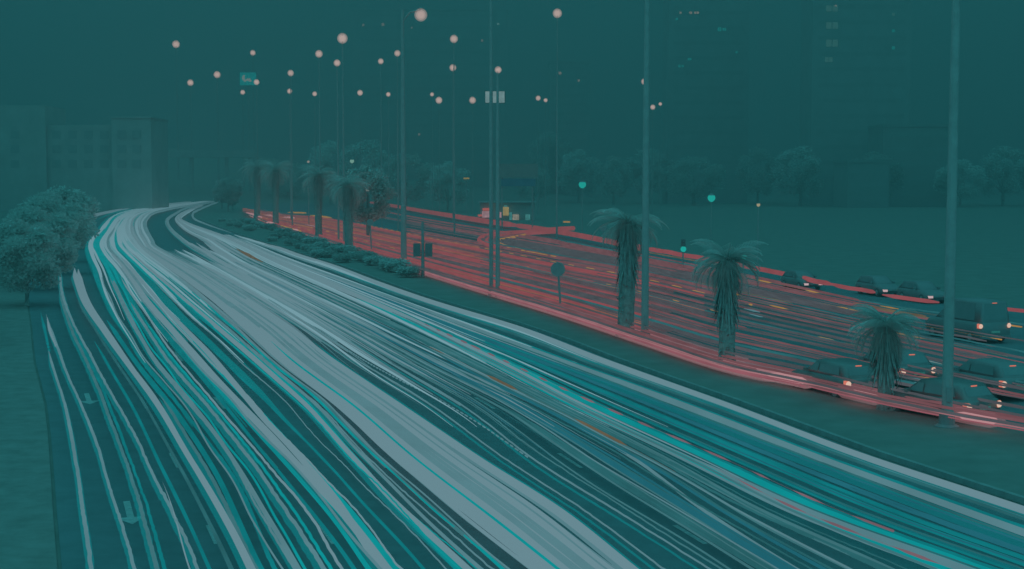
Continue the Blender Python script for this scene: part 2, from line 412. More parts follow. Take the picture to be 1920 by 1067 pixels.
for k in range(3):
    u = 10.2 + .7 * (k + .5) / 3
    LT(u, random.uniform(.05, .08), 'teal_veil', 560, wob=.06, z=.3, label='wide soft cyan glow streak low over the lanes by the median', group='soft cyan glow streaks by the median')
# -- right half
LT([(500, 7.15), (740, 7.45), (1067, 7.33)], .02, 'soft', 480, label='single thin line just right of the dense central bundle', wob=.02, buzz=.02, halo=2.0)
LT([(640, 7.5), (860, 7.85), (1067, 7.85)], .022, 'soft', 490, 858, label='beaded thin line ending midway on dark asphalt', wob=.02, gaps=(.35, .22), ext=False)
LT([(640, 7.9), (1067, 7.9)], .022, 'soft', 400, label='long thin line crossing the dark asphalt right of centre', wob=.02, buzz=.02, halo=2.0)
gM = 'thin streaks on the middle lanes right of the dense bundle'
for k in range(54):
    u = 7.1 + 2.85 * (k + random.random()) / 54
    near = u < 8.0
    y1 = random.choice([600, 640, 700, 760]) if near else random.choice([700, 860, 1067, 1067, 1067, 1067])
    LT([(480, u + random.uniform(-.15, .15)), (760, u), (1067, u + random.uniform(-.12, .12))], random.uniform(.014, .034), random.choice(['soft', 'mid', 'mid', 'dim', 'dim', 'dim', 'blue', 'blue']) if y1 > 800 else random.choice(['white', 'soft', 'mid']),
       random.choice([470, 490, 505]) if 7.02 < u < 8.95 else random.choice([392, 420, 440]), y1, wob=.12, buzz=random.choice([0, .02, .03]), ext=(y1 > 1000), gaps=(.22, .07) if k % 6 == 2 and near else None,
       label='thin greyish streak on the lanes right of the dense bundle', group=gM)
gW = 'white streaks on the far half of the right hand lanes'
for k in range(48):
    u = 7.3 + 4.65 * (k + random.random() * .7) / 48
    y0 = random.choice([468, 480, 495]) if u < 7.9 else random.choice([455, 470]) if 8.1 < u < 8.9 else 392 if u < 10.2 else 440
    if 11.25 < u < 11.85: continue
    y1 = random.choice([560, 600, 640, 680, 740, 800])
    LT([(480, u), (760, u + random.uniform(-.15, .15))], random.uniform(.045, .075), random.choice(['white', 'white_far']), y0, y1, wob=.12, ext=False,
       label='white streak on the far part of the lanes beside the median', group=gW)
gR = 'streaks on the lanes nearest the median'
for k in range(18):
    u = 9.95 + 1.3 * (k + random.random()) / 14 if k < 14 else random.uniform(11.3, 11.8)
    LT([(480, u + random.uniform(-.1, .1)), (760, u), (1067, u)], random.uniform(.014, .036), random.choice(['cyan2', 'cyan2', 'mid', 'soft', 'dim', 'blue', 'blue', 'dim', 'dim']), random.choice([440, 470, 500]), wob=.1, buzz=random.choice([0, .02]),
       label='thin cyan or grey streak on the lanes nearest the median', group=gR)
LT(12.0, .085, 'white', 455, label='outermost right white streak running beside the median', wob=.03, halo=1.7)
LT(11.9, .05, 'soft', 470, label='soft streak doubling the outermost right white one', wob=.03)
LT(11.0, .085, 'soft', 440, label='second pale streak from the median', wob=.03, halo=1.7)
LT(11.12, .05, 'white', 463, 800, label='thin white line right of the second pale streak from the median', wob=.03, ext=False)
LT(10.03, .10, 'white', 400, 900, label='pale streak under the upper row of red dashes', wob=.03, ext=False)
LT(9.97, .08, 'soft', 860, label='lower end of the pale streak between the red dashes', wob=.03)
LT(10.1, .09, 'cyan', 560, label='bright cyan band right of the pale streak with red dashes', z=.4, wob=.03)
LT(9.86, .08, 'cyan', 560, label='bright cyan band left of the pale streak with red dashes', z=.4, wob=.03)
LT([(640, 10.5), (1067, 10.45)], .06, 'cyan2', 620, label='deep cyan band midway between the red dashes and median', z=.35, wob=.03)
LT([(640, 8.85), (760, 9.1), (1067, 8.8)], .045, 'soft', 560, label='pale streak slanting across the middle lanes', wob=.03)
LT([(640, 8.7), (1067, 8.72)], .09, 'blue', 700, label='broad bluish band on the middle lanes', z=.35, wob=.03)
LT([(640, 8.45), (1067, 8.5)], .12, 'dim', 760, label='broad faint band left of the bluish one', z=.35, wob=.03)
# red and orange blinks among the headlight streaks
LT([(640, 10.12), (860, 10.22), (1067, 10.2)], .03, 'dash', 600, 1000, label='upper row of red dashes among the cyan streaks', gaps=(1.1, 1.6), wob=.02, ext=False, z=.9)
LT([(860, 10.0), (960, 9.93), (1067, 9.9)], .032, 'dash', 880, 1067, label='lower row of red dashes among the cyan streaks', gaps=(1.0, 1.2), wob=.02, ext=False, z=.9)
LT(9.3, .04, 'ochre', 650, 890, label='broken orange line on the middle lanes', gaps=(4, 7), wob=.02, ext=False, z=.9)
LT(9.6, .07, 'ochre', 466, 492, label='small orange smear among the white streaks near the bend', wob=.1, ext=False, z=.9)
# the inner streaks of the bend along the median
LT([(380, 12.0), (400, 12), (420, 11.7), (436, 11.9)], .10, 'soft', 379, 437, label='innermost thin streak curling round the bend by the median', wob=.02, ext=False)
LT(8.0, .10, 'soft', 379, 520, label='lone thin streak curling across the dark gap of the bend', wob=.02, ext=False)

def right_trail(v, r0, col, x0=455, x1=2050, z=None, wob=.1, label=None, group=None, gaps=None, flat=1.0, taper=True, buzz=0.0):
    seed = random.random() * 100; z = z or random.uniform(.7, .95)
    vs = v if isinstance(v, list) else [(500, v), (1900, v)]
    def V(x):
        if x <= vs[0][0]: return vs[0][1]
        if x >= vs[-1][0]: return vs[-1][1]
        for (a, p), (b, q) in zip(vs, vs[1:]):
            if a <= x <= b:
                t = (x - a) / (b - a); t = t * t * (3 - 2 * t); return p + (q - p) * t
    pts = []; rad = []; x = x0
    while True:
        p = right_pt(V(x), x, .8); p = Vector((0, 0, CH)) + (p - Vector((0, 0, CH))) * ((CH - z) / (CH - .8))
        s = math.log(max(p.y, 1)) * 10
        p.y += jitter(s, seed, wob * 2, .6) * max(1, p.y / 90)
        p.z += jitter(p.y, seed, buzz, .9)
        k = min(3.4, max(1, p.y / 60) ** .8); pts.append(p); rad.append(r0 * k)
        if x >= x1: break
        x = min(x1, x + 9 + (x - 455) * .01)
    if x1 >= 2050: pts = extend_near(pts, 26); rad.append(rad[-1])
    if taper: rad[0] *= .3; rad[-1] *= .4
    m = MB()
    if gaps:
        on, off = gaps; L = random.random() * (on + off); qs = []; qr = []
        for i in range(len(pts) - 1):
            seg = (pts[i + 1] - pts[i]).length; n = max(1, int(seg / (min(on, off) / 4)))
            for k in range(n):
                L += seg / n; qs.append(pts[i].lerp(pts[i + 1], k / n)); qr.append(rad[i] if (L % (on + off)) < on else .003)
        m.tube(qs, qr, 5)
    else: m.tube(pts, rad, 6, flat=flat)
    o = m.build('tail_light_trail', E[col], smooth=True); o['label'] = label; o['category'] = 'light trail'
    if group: o['group'] = group
    return o
RT = right_trail
# far edge: the long high red line
RT(2.0, .17, 'red', 690, 965, z=.9, wob=.02, label='long red line along the far kerb, left part running up to the shop')
RT(2.0, .15, 'red', 962, 1210, z=.9, wob=.03, label='long red line along the far kerb, part right of the shop')
RT(2.0, .12, 'red', 1205, 1560, z=.9, wob=.05, buzz=.1, label='long red line along the far kerb under the green signals')
RT([(1550, 2.0), (1620, 2.01)], .10, 'red', 1553, 1640, z=.9, wob=.05, buzz=.1, label='red line along the far kerb ending at the red signal')
RT(1.99, .10, 'red', 1655, 1760, z=.9, wob=.03, label='red line along the far kerb left of the tall right mast')
RT(2.0, .09, 'red', 1782, 1840, z=.9, wob=.03, label='short red dash on the far kerb right of the tall mast')
RT(2.0, .09, 'red', 1850, 2050, z=.9, wob=.03, buzz=.1, label='last red line on the far kerb at the right edge')
RT(2.0, .12, 'rose', 870, 965, z=.75, wob=.02, label='magenta tinged streak in front of the lit shop')
gD = 'solid red streaks on the near lanes of the far carriageway'
for k in range(44):
    v = .1 + .92 * (k + random.random()) / 44
    x1 = random.choice([760, 900, 1000, 1120, 1220, 1320])
    RT([(500, v + random.uniform(-.04, .04)), (1000, v)], random.uniform(.026, .062), random.choice(['red', 'red', 'red', 'redmid', 'redmid', 'reddim', 'ember']), random.choice([455, 458, 470, 500]), x1, wob=.15,
       label='solid red streak on the far carriageway between the median palms', group=gD)
gE = 'dim red streaks reaching the right edge'
for k in range(54):
    v = .05 + 1.7 * (k + random.random()) / 54
    RT([(700, v), (1900, v + random.uniform(-.04, .04))], random.uniform(.025, .055), random.choice(['reddim', 'reddim', 'redmid']) if random.random() < .85 else 'dim', random.choice([660, 760, 900, 1050]), random.choice([1400, 1650, 1850, 2050, 2050]), wob=.1, buzz=.03,
       label='thin dim red streak thinning out towards the right on the far carriageway', group=gE)
gF = 'sparse red streaks on the far lanes'
for k in range(12):
    v = 1.05 + .85 * random.random()
    a = random.choice([700, 800, 1050, 1150, 1300, 1600])
    RT(v, random.uniform(.03, .06), random.choice(['redmid', 'reddim', 'ochre']), a, a + random.uniform(120, 400), wob=.1,
       label='short sparse red streak on the far lanes under the long red line', group=gF)
gK = 'pink brake light streaks along the median kerb'
for k in range(26):
    f = (k + random.random()) / 26; v = -.02 + .28 * f ** 1.2
    x1 = random.uniform(1300, 1520) if f < .6 else random.uniform(1120, 1330)
    RT([(500, v), (1400, v)], random.uniform(.022, .05), random.choice(['pink', 'pink', 'rose', 'redmid']) if f < .75 else random.choice(['rose', 'red', 'redmid']), random.choice([470, 560, 600]), x1, z=random.uniform(.3, .6), wob=.06,
       label='soft pink streak hugging the median kerb of the far carriageway', group=gK)
for v, x0_, x1_, r_ in ((-.035, 600, 1450, .10), (-.005, 560, 1520, .14), (.05, 600, 1560, .16), (.12, 600, 1500, .16), (.2, 600, 1400, .16)):
    RT(v, r_, 'pink_veil', x0_, x1_, z=.32, wob=.04, label='wide soft pink glow streak low along the median kerb', group='soft pink glow streaks along the kerb')
for k in range(8):
    v = .25 + .75 * k / 8
    RT(v, .24, 'red_veil', 470, 1200 + 60 * (k % 3), z=.4, wob=.08, label='wide soft red glow streak low over the far carriageway', group='soft red glow streaks of the far carriageway')
gP = 'pink brake light streaks along the kerb at the lower right'
for k in range(12):
    v = -.01 + .10 * k / 12
    RT(v, random.uniform(.02, .045), random.choice(['pink', 'redmid', 'rose', 'redmid']), 1480 + random.uniform(0, 40), random.choice([1760, 1800, 2050]), z=random.uniform(.3, .8), wob=.03,
       label='thin pink streak along the kerb behind the slowing cars', group=gP)
for v, a_, b_, lab in ((.05, 1440, 1512, 'pale pink flare by the kerb right of the thick palm'), (.05, 1585, 1650, 'pale pink flare by the kerb just left of the low palm'), (.06, 1792, 1868, 'pale pink flare by the kerb right of the tall mast')):  # glowing tubes stand in for pink brake light on slowing cars
    RT(v, .22, 'pale', a_, b_, z=.5, flat=.8, wob=.02, label=lab)
    RT(v, .34, 'pink_veil', a_ - 20, b_ + 14, z=.5, flat=.8, wob=.02, label=lab.replace('flare', 'soft glow round the flare'))
    RT(v - .03, .10, 'pink', a_ - 60, b_ - 10, z=.25, wob=.02, label=lab.replace('flare', 'line under the flare'))
for v, a_, b_ in ((.2, 462, 490), (.7, 496, 512), (.05, 500, 515), (.8, 530, 552), (.1, 545, 560)):
    RT(v, .14, 'pale', a_, b_, z=.8, wob=.1, label='pale pink smear in the farthest red glow', group='pale smears in the farthest red glow')
for k in range(14):
    v = .1 + 1.2 * random.random(); a_ = random.uniform(455, 600)
    RT(v, .07, random.choice(['orange', 'ember', 'orange', 'pale']), a_, a_ + random.uniform(14, 50), z=.8, wob=.05, label='short glowing orange fleck in the farthest red glow', group='orange flecks in the farthest red glow')
gO = 'yellow orange blinker dashes'
for v, a, b, on, off in ((1.0, 660, 1420, 2.2, 3.4), (.92, 640, 1100, 2, 5), (.8, 700, 1420, 1.6, 6), (1.18, 930, 1420, 2.0, 4.5), (.72, 460, 720, 2, 6), (.45, 460, 760, 3, 7), (.3, 480, 720, 3, 9), (.6, 460, 640, 3, 5),
                         (1.25, 1340, 1640, 4, 9), (1.45, 1500, 1640, 3, 8), (1.1, 1340, 1900, 3, 14), (.75, 1500, 1900, 2, 15), (1.7, 1650, 1920, 3, 9), (1.4, 1700, 1900, 3, 9), (.5, 1700, 1920, 2.5, 8), (1.7, 1350, 1560, 3, 8)):
    RT(v, .055 if a < 1300 else .035, 'orange', a, b, z=.8, wob=.05, gaps=(on, off), label='broken yellow blinker line on the red streaked carriageway', group=gO)
gY = 'pale reflections and streaks among the dim red ones'
for v, a, b in ((.92, 1395, 1425), (.86, 1405, 1430), (.75, 1725, 1765), (.45, 1700, 1740), (.4, 1715, 1750), (.38, 1705, 1735), (.95, 1740, 1770)):
    RT(v, .04, 'soft', a, b, z=.7, wob=.03, label='short pale streak on the far carriageway near the tall right mast', group=gY)
# trails of cars turning out of the side street by the shop
def turn_trail(px, r, col, label, z=.8, gaps=None):
    pts = []
    n = len(px)
    for i in range(n - 1):
        p0, p1, p2, p3 = px[max(i-1, 0)], px[i], px[i+1], px[min(i+2, n-1)]
        for k in range(8):
            t = k / 8; f = lambda a, b, c, d: .5 * (2*b + (c-a)*t + (2*a-5*b+4*c-d)*t*t + (3*b-a-3*c+d)*t**3)
            pts.append(P(f(p0[0], p1[0], p2[0], p3[0]), f(p0[1], p1[1], p2[1], p3[1]), z))
    pts.append(P(*px[-1], z))
    m = MB()
    m.tube(pts, [r * min(3, max(1, (p.y / 60) ** .8)) for p in pts], 6)
    o = m.build('turning_trail', E[col], smooth=True); tag(o, label, 'light trail'); return o
turn_trail([(1060, 432), (1000, 434), (940, 437), (908, 443), (898, 450), (908, 457), (935, 464)], .11, 'red', 'outer red streak turning sharply out of the side street')
turn_trail([(1050, 435), (990, 438), (940, 442), (915, 448), (915, 455), (940, 460)], .09, 'red', 'inner red streak turning sharply out of the side street')
turn_trail([(1010, 436), (970, 440), (925, 447), (910, 452), (925, 459), (950, 466), (1010, 474)], .06, 'redmid', 'dull red streak turning out of the side street')
turn_trail([(985, 440), (955, 446), (934, 450), (936, 456), (960, 464), (1005, 475), (1060, 484)], .055, 'orange', 'bright yellow streak turning out of the side street')
turn_trail([(1005, 475), (1060, 485), (1120, 497), (1170, 508)], .04, 'redmid', 'dull red tail of the yellow turning streak', z=.8)
turn_trail([(1075, 428), (1040, 430), (1000, 434)], .14, 'red', 'short red streak at the mouth of the side street')

# ---------------------------------------------------------------- plants
M_leaf = mat('leaves_dark', (0.66, 0.65, 0.63), 0.8, 0.12, 1.5)
M_leaf2 = mat('leaves_olive', (0.62, 0.60, 0.58), 0.8, 0.12, 1.5)
for mm in (M_leaf, M_leaf2):                  # thin leaves let light through
    n = mm.node_tree.nodes; l = mm.node_tree.links; bs = n['Principled BSDF']; tl = n.new('ShaderNodeBsdfTranslucent'); ms = n.new('ShaderNodeMixShader')
    ms.inputs[0].default_value = .75; src = bs.inputs['Base Color'].links[0].from_socket
    l.new(src, tl.inputs['Color']); l.new(bs.outputs[0], ms.inputs[1]); l.new(tl.outputs[0], ms.inputs[2]); l.new(ms.outputs[0], n['Material Output'].inputs['Surface'])
M_bark = mat('bark', (0.33, 0.31, 0.30), 0.9, 0.3, 5, bump=0.5)
M_palm = mat('palm_trunk', (0.30, 0.285, 0.275), 0.9, 0.35, 6, bump=0.8)
def rnd_dir():
    z = random.uniform(-1, 1); a = random.uniform(0, 2 * math.pi); s = math.sqrt(1 - z * z); return Vector((s * math.cos(a), s * math.sin(a), z))
def leafy(m, c, rx, rz, n, size):
    c = Vector(c)
    for _ in range(n):
        d = rnd_dir(); k = random.random() ** .45
        p = c + Vector((d.x * rx, d.y * rx, d.z * rz)) * k
        nn = (rnd_dir() + Vector((0, -.7, 1.1))).normalized(); a = nn.cross(rnd_dir()).normalized(); b = a.cross(nn).normalized(); s = size * random.uniform(.6, 1.4)
        m.add([p - a * s, p + b * s * .5, p + a * s, p - b * s * .5], [(0, 1, 2, 3)])
def crown_mesh(h, r, rz, clumps, n, size):
    m = MB()
    for _ in range(clumps):
        d = rnd_dir(); k = random.random() ** .5
        c = Vector((d.x * r * .72, d.y * r * .72, h + d.z * rz * .72)) * 1
        leafy(m, c, r * random.uniform(.25, .42), rz * random.uniform(.22, .4), n // clumps, size)
    return m
def make_tree(name, label, cat, th, r, rz, n=2600, size=.28, group=None, mat_=None, tr=.22):
    t = thing(name, label, cat, group=group)
    tm = MB(); tm.tube([(0, 0, -.1), (.05, 0, th * .5), (0, .05, th), (.1, 0, th + rz * .8)], [tr * 1.4, tr, tr * .8, tr * .3], 8)
    for k in range(5):
        a = k * 1.26 + random.random() * .5
        tm.tube([(0, 0, th * .9), (math.cos(a) * r * .35, math.sin(a) * r * .35, th + rz * .4), (math.cos(a) * r * .65, math.sin(a) * r * .65, th + rz * random.uniform(.4, 1.1))], [tr * .5, tr * .3, tr * .12], 6)
    tm.build('trunk', M_bark, t)
    crown_mesh(th + rz * .75, r, rz, 22, n, size).build('crown', mat_ or M_leaf, t)
    return t
def make_palm(label, h, tr, frond, loc, rz=0, skirt=True, n=26, group='palms standing in the median'):
    t = thing('palm_tree', label, 'palm tree', loc, rz, group); n = int(n * 1.6)
    m = MB(); pts = []; rad = []
    for i in range(15):
        k = i / 14; pts.append((.12 * math.sin(k * 2), .05 * k, -.1 + h * k)); rad.append(tr * (1.35 - .75 * min(1, k * 6) * .5 + .05 * (i % 2) + .12 * k))
    m.tube(pts, rad, 10)
    for i in range(int(60 * h / 2)):           # old frond stubs
        k = random.random(); a = random.uniform(0, 6.28); c = Vector((math.cos(a), math.sin(a), 0)); b = Vector((0, 0, h * k)) + c * tr * 1.0
        s = Vector((-c.y, c.x, 0)) * .07
        m.add([b - s, b + s, b + c * random.uniform(.06, .2) + Vector((0, 0, random.uniform(-.2, .25)))], [(0, 1, 2)])
    m.build('trunk', M_palm, t)
    cr = MB()
    for f in range(n):
        a = f * 2.399; el = random.uniform(-.75 if skirt else -.2, 1.25); L = frond * random.uniform(.8, 1.1)
        d = Vector((math.cos(a), math.sin(a), 0)); p = Vector((.1, .05, h)); prev = p; pts = [p]
        e = el
        for sgm in range(8):
            p = p + (d * math.cos(e) + Vector((0, 0, math.sin(e)))) * L / 8; e -= .22; pts.append(p)
        cr.tube(pts, [.03 - .003 * i for i in range(9)], 3)
        sd = Vector((-d.y, d.x, 0))
        for i in range(1, 9):
            for sub in range(4):
                q = pts[i - 1].lerp(pts[i], sub / 4); ln = frond * .26 * math.sin(math.pi * min(.97, (i - 1 + sub / 4) / 8 + .06)) + .06
                for s in (-1, 1):
                    tip = q + sd * s * ln + d * ln * .5 + Vector((0, 0, -ln * .45))
                    cr.add([q, q + d * .05, tip], [(0, 1, 2)])
    cr.build('crown', M_leaf, t)
    if skirt:
        sk = MB()
        for i in range(300):
            a = random.uniform(0, 6.28); z0 = h - random.uniform(0, 1) ** 1.6 * h * .45; ln = random.uniform(.5, 1.5); c = Vector((math.cos(a), math.sin(a), 0)); b = Vector((.1, .05, z0)) + c * tr
            tip = b + c * random.uniform(.15, .5) + Vector((0, 0, -ln)); s = Vector((-c.y, c.x, 0)) * .06
            sk.add([b - s, b + s, tip], [(0, 1, 2)])
        sk.build('dead_frond_skirt', M_bark, t)
    return t
def base(x, y): 
    p = P(x, y, .12); p.z = .1; return p
make_palm('stout palm beside the slim mast left of the round sign gap, trunk wide and shaggy', 6.2, .42, 2.4, base(1172, 632), 0)
make_palm('thick palm alone between slim mast and the forked palm, drooping skirt', 4.9, .36, 2.2, base(1362, 690), 1)
make_palm('low palm with spreading skirt just left of the tall right mast', 3.1, .30, 1.7, base(1663, 768), 2)
make_palm('palm trunk left of the small round sign on its thin post', 8.2, .50, 3.4, base(655, 474), 3, n=34)
make_palm('palm trunk standing second from left among the far median palms', 9.5, .48, 3.8, base(598, 451), 4, n=34)
make_palm('distant palm trunk in the middle of the far red glow', 11, .55, 4.5, base(517, 427), 5, n=34)
make_palm('farthest palm trunk at the left end of the far red glow', 12, .65, 5, base(482, 414), 6, n=34)
# slim sapling by the low palm
# far median trees hiding the bend
tr0 = make_tree('median_tree', 'dense dark tree at the head of the median hiding the bend', 'tree', 3.2, 4.8, 4.2, 6000, .33, 'trees at the head of the median', tr=.35)
tr0.location = base(428, 396)
for x, y, s, lab in ((436, 393, .5, 'smaller dense tree close beside the one hiding the bend'), (416, 391, .7, 'dark tree left at the head of the median where pale streaks end'), (690, 452, .85, 'dark tree right of the thick far palm')):
    c = copy_tree(tr0); c['label'] = lab; c.location = base(x, y) + (Vector((0, 0, 0)) if y < 430 else Vector((0, 0, 0))); c.scale = (s, s, s if y < 430 else s * 1.25); c.rotation_euler.z = x
# shrubs of the median edge
sh = MB()
for k in range(9):
    d = rnd_dir(); leafy(sh, (d.x * .55, d.y * .55, .5 + abs(d.z) * .35), .5, .45, 120, .13)
s0 = sh.build('median_shrub', M_leaf2); tag(s0, 'low dark shrub in the planted edge of the median before the red glow', 'shrub', 'shrubs along the median edge')
spots = [(x, 398 + (x - 455) * .345 + random.uniform(-1, 3)) for x in range(462, 770, 9)]
for i, (x, y) in enumerate(spots):
    o = s0 if i == 0 else s0.copy()
    if i: COL.objects.link(o)
    o.location = base(x, y + (15 if x < 640 else 11)); k = random.uniform(.85, 1.3); o.scale = (k * 1.3, k * 1.3, k * .85); o.rotation_euler.z = random.uniform(0, 6)
for i in range(26):
    x = random.uniform(415, 640); o = s0.copy(); COL.objects.link(o); o.location = base(x, 404 + (x - 420) * .36 + random.uniform(8, 16)); k = random.uniform(.9, 1.3); o.scale = (k, k, k * .7); o.rotation_euler.z = random.uniform(0, 6)
# left bushes in front of the road
lb = make_tree('roadside_tree', 'bushy dark tree bulging over the left road edge, hiding the start of streaks', 'tree', 1.6, 3.4, 2.5, 9000, .15, 'bushy trees along the left pavement', tr=.16)
lb.location = (-33.6, 97, 0)
for x, y, s, lab in ((-37.5, 112, 1.1, 'taller bushy tree behind the bulging one at the left'), (-35, 84, .75, 'low bush in front of the bulging left tree'), (-30.5, 74, .7, 'second low bush along the left pavement'), (-43, 131, 1.2, 'bushy tree third in line towards the bend'), (-49.5, 152, 1.25, 'bushy tree fourth in line towards the bend'), (-58, 182, 1.35, 'bushy tree fifth in line, before the far bend')):
    c = copy_tree(lb); c['label'] = lab; c.location = (x, y, 0); c.scale = (s, s, s); c.rotation_euler.z = x
# background trees right of the far carriageway
bt = make_tree('background_tree', 'tall dark tree behind the long red line', 'tree', 3.5, 7, 7.5, 6500, .3, 'dark trees behind the far kerb', mat_=M_leaf, tr=.4)
first = True
for x, d, s in ((1000, 400, 1.0), (1085, 430, 1.25), (1150, 390, 1.05), (1215, 420, 1.4), (1300, 380, 1.3), (1352, 440, 1.75), (1420, 400, 1.2), (1500, 370, 1.35), (1560, 430, 1.55), (1640, 360, 1.1), (1730, 390, 1.4), (1800, 350, 1.05), (1880, 380, 1.5), (1950, 360, 1.2), (760, 460, 1.3), (690, 480, 1.5), (840, 430, 1.1), (620, 560, 1.5), (540, 640, 1.4), (1030, 520, 1.7)):
    c = bt if first else copy_tree(bt); first = False
    if x > 990: d, s = d * 1.45, s * 1.2
    q = PD(x, 400, d); c.location = (q.x, q.y, 0); c.scale = (s * random.uniform(.9, 1.3), s, s * random.uniform(.75, 1.15)); c.rotation_euler.z = x
    c['label'] = 'tall dark leafy tree barely seen against the night sky'

# ---------------------------------------------------------------- lamps
M_metal = mat('galvanised_metal', (0.35, 0.305, 0.305), 0.6, 0.12, 3)
M_dark = mat('dark_metal', (0.27, 0.26, 0.265), 0.6, 0.12, 3)
E_lamp = emat('lamp_warm', (168, 152, 147)); E_lampg = emat('lamp_green', (30, 172, 160)); E_core = emat('signal_core', (190, 190, 180))
E_redl = emat('signal_red', (205, 95, 85)); E_small = emat('window_warm', (150, 140, 132)); E_teal = emat('window_teal', (22, 135, 132)); E_pane = emat('window_dim', (58, 108, 106), .2, 1)
gLamp = 'tall lamp masts over the junction'
def mast(x, y, d, px, label, poler=None, base_z=0.0, dx=0.0, name='lamp_mast', em=None):
    """mast whose lit bowl is seen at (x, y); d = distance; px = bowl radius in photo pixels; dx = pole offset in photo px"""
    q = PD(x, y, d); r = px * d / F; r *= .92; t = thing(name, label, 'lamp mast', (q.x + dx * d / F, q.y, base_z), 0, gLamp)
    H = q.z - base_z; pr = poler or max(.11, .35 * d / F)
    m = MB(); m.tube([(0, 0, -.2), (0, 0, H * .5), (0, 0, H + r * .9)], [pr * 1.3, pr, pr * .6], 8); m.build('pole', M_metal, t)
    off = -dx * d / F
    if abs(off) > .2:
        a = MB(); a.tube([(0, 0, H - .6), (off * .4, 0, H + r * .5), (off, 0, H + r * .9)], [pr * .5, pr * .45, pr * .4], 6); a.build('arm', M_metal, t)
    h = MB(); h.lathe([(r * .12, r * 1.42), (r * .3, r * 1.3), (r * .36, r * 1.15), (r * .3, r * 1.14)], 12, c=(off, 0, H)); h.build('lamp_cap', M_dark, t)
    ball = lambda k: [(r * k * math.sin(math.pi * (i + .5) / 10), -r * k * math.cos(math.pi * (i + .5) / 10)) for i in range(10)]
    em = em or lamp_em(d)
    b = MB(); b.lathe(ball(1.18), 18, c=(off, 0, H)); gl = b.build('outer_glow_shell', lamp_veil(em, .26), t, True)  # translucent emissive shells imitate a soft halo round the bulb
    b = MB(); b.lathe(ball(.88), 18, c=(off, 0, H)); b.build('inner_glow_shell', lamp_veil(em, .45), gl, True)
    b = MB(); b.lathe(ball(.58), 16, c=(off, 0, H)); b.build('bulb', em, gl, True)
    return t
def lamp_veil(em, fac):
    nm = em.name + '_veil_%d' % round(fac * 100)
    if nm in MATS: return MATS[nm]
    m = em.copy(); m.name = nm; n = m.node_tree.nodes; l = m.node_tree.links
    tr = n.new('ShaderNodeBsdfTransparent'); mx_ = n.new('ShaderNodeMixShader'); mx_.inputs[0].default_value = fac
    e = [q for q in n if q.type == 'EMISSION'][0]; o = [q for q in n if q.type == 'OUTPUT_MATERIAL'][0]
    l.new(tr.outputs[0], mx_.inputs[1]); l.new(e.outputs[0], mx_.inputs[2]); l.new(mx_.outputs[0], o.inputs['Surface']); m.cycles.emission_sampling = 'NONE'; MATS[nm] = m; return m
def lamp_em(d):
    k = [150, 220, 290, 360, 420, 680]; c = min(k, key=lambda q: abs(q - d)); T = math.exp(-.0018 * c)
    eq = (.012, .085, .094); lin = [((v / 255 + .055) / 1.055) ** 2.4 for v in (168, 152, 147)]
    L = [max(.02, (a - e * (1 - T)) / T) for a, e in zip(lin, eq)]
    return emat('lamp_warm_%d' % c, [255 * (1.055 * v ** (1 / 2.4) - .055) for v in L])
LAMPS = [
 (789, 28, 143, 11, 'brightest and highest lamp, biggest warm bowl near the top edge', 0.24, -34),
 (1045, 25, 205, 8, 'large warm lamp near the top edge, right of the brightest one', None, 0),
 (642, 72, 186, 9, 'large warm lamp left of and below the brightest one', None, 0),
 (851, 73, 215, 7, 'warm lamp right of and just below the brightest one', None, 0),
 (598, 101, 211, 6.5, 'warm lamp close left of the large lamp below the brightest', None, 0),
 (632, 118, 191, 6, 'warm lamp straight below the large left lamp', None, 0),
 (545, 137, 255, 5.5, 'upper one of two lamps stacked left of the pair under the large lamp', None, 0),
 (543, 171, 300, 4.5, 'lower one of the two stacked lamps', None, 0),
 (590, 176, 350, 4.2, 'small low lamp right of the two stacked lamps', None, 0),
 (675, 174, 400, 5, 'low lamp midway between the stacked pair and the twin billboard', None, 0),
 (745, 100, 233, 5.5, 'upper right one of a slanted lamp pair under the brightest lamp', None, 0),
 (714, 115, 277, 5, 'lower left one of the slanted pair under the brightest lamp', None, 0),
 (728, 177, 330, 4, 'small low lamp below the slanted pair', None, 0),
 (849, 127, 280, 6, 'warm lamp straight under the right neighbour of the brightest lamp', None, 0),
 (823, 188, 400, 6, 'low lamp of the near pair left of the twin billboard', None, 0),
 (810, 177, 420, 3.6, 'small lamp tucked just above left of its larger low neighbour', None, 0),
 (886, 188, 390, 6, 'low lamp immediately left of the twin white billboard', None, 0),
 (934, 131, 102, 6, 'lamp directly above the twin white billboard, on the thinner twin mast', .13, -1),
 (1009, 184, 390, 4.5, 'left one of the tight lamp pair right of the twin billboard', None, 0),
 (1023, 188, 420, 3.6, 'right smaller one of the tight pair right of the twin billboard', None, 0),
 (1208, 153, 300, 5.5, 'lamp seen against the slim mast right of the junction', None, 0),
 (1224, 201, 400, 4.5, 'left one of the small pair low beside the slim mast', None, 0),
 (1238, 195, 430, 3.2, 'right smaller one of the small pair beside the slim mast', None, 0),
]
for x, y, d, px, lab, pr, dx in LAMPS: mast(x, y, d, px, lab, pr, 0.0, dx)
HILL = [(330, 83, 680, 6.5, 'leftmost high lamp standing over the far building'), (357, 155, 660, 5.5, 'lamp low at the left, below the leftmost high one'), (407, 140, 670, 6, 'lamp between the leftmost pair and the cyan billboard'),
        (474, 99, 690, 4.8, 'lamp straight above the cyan billboard'), (455, 173, 670, 4.2, 'small lamp just below the cyan billboard')]
for x, y, d, px, lab in HILL: mast(x, y, d, px, lab, .45, 4)
mast(481, 154, 335, 5, 'lamp touching the lower right corner of the cyan billboard')
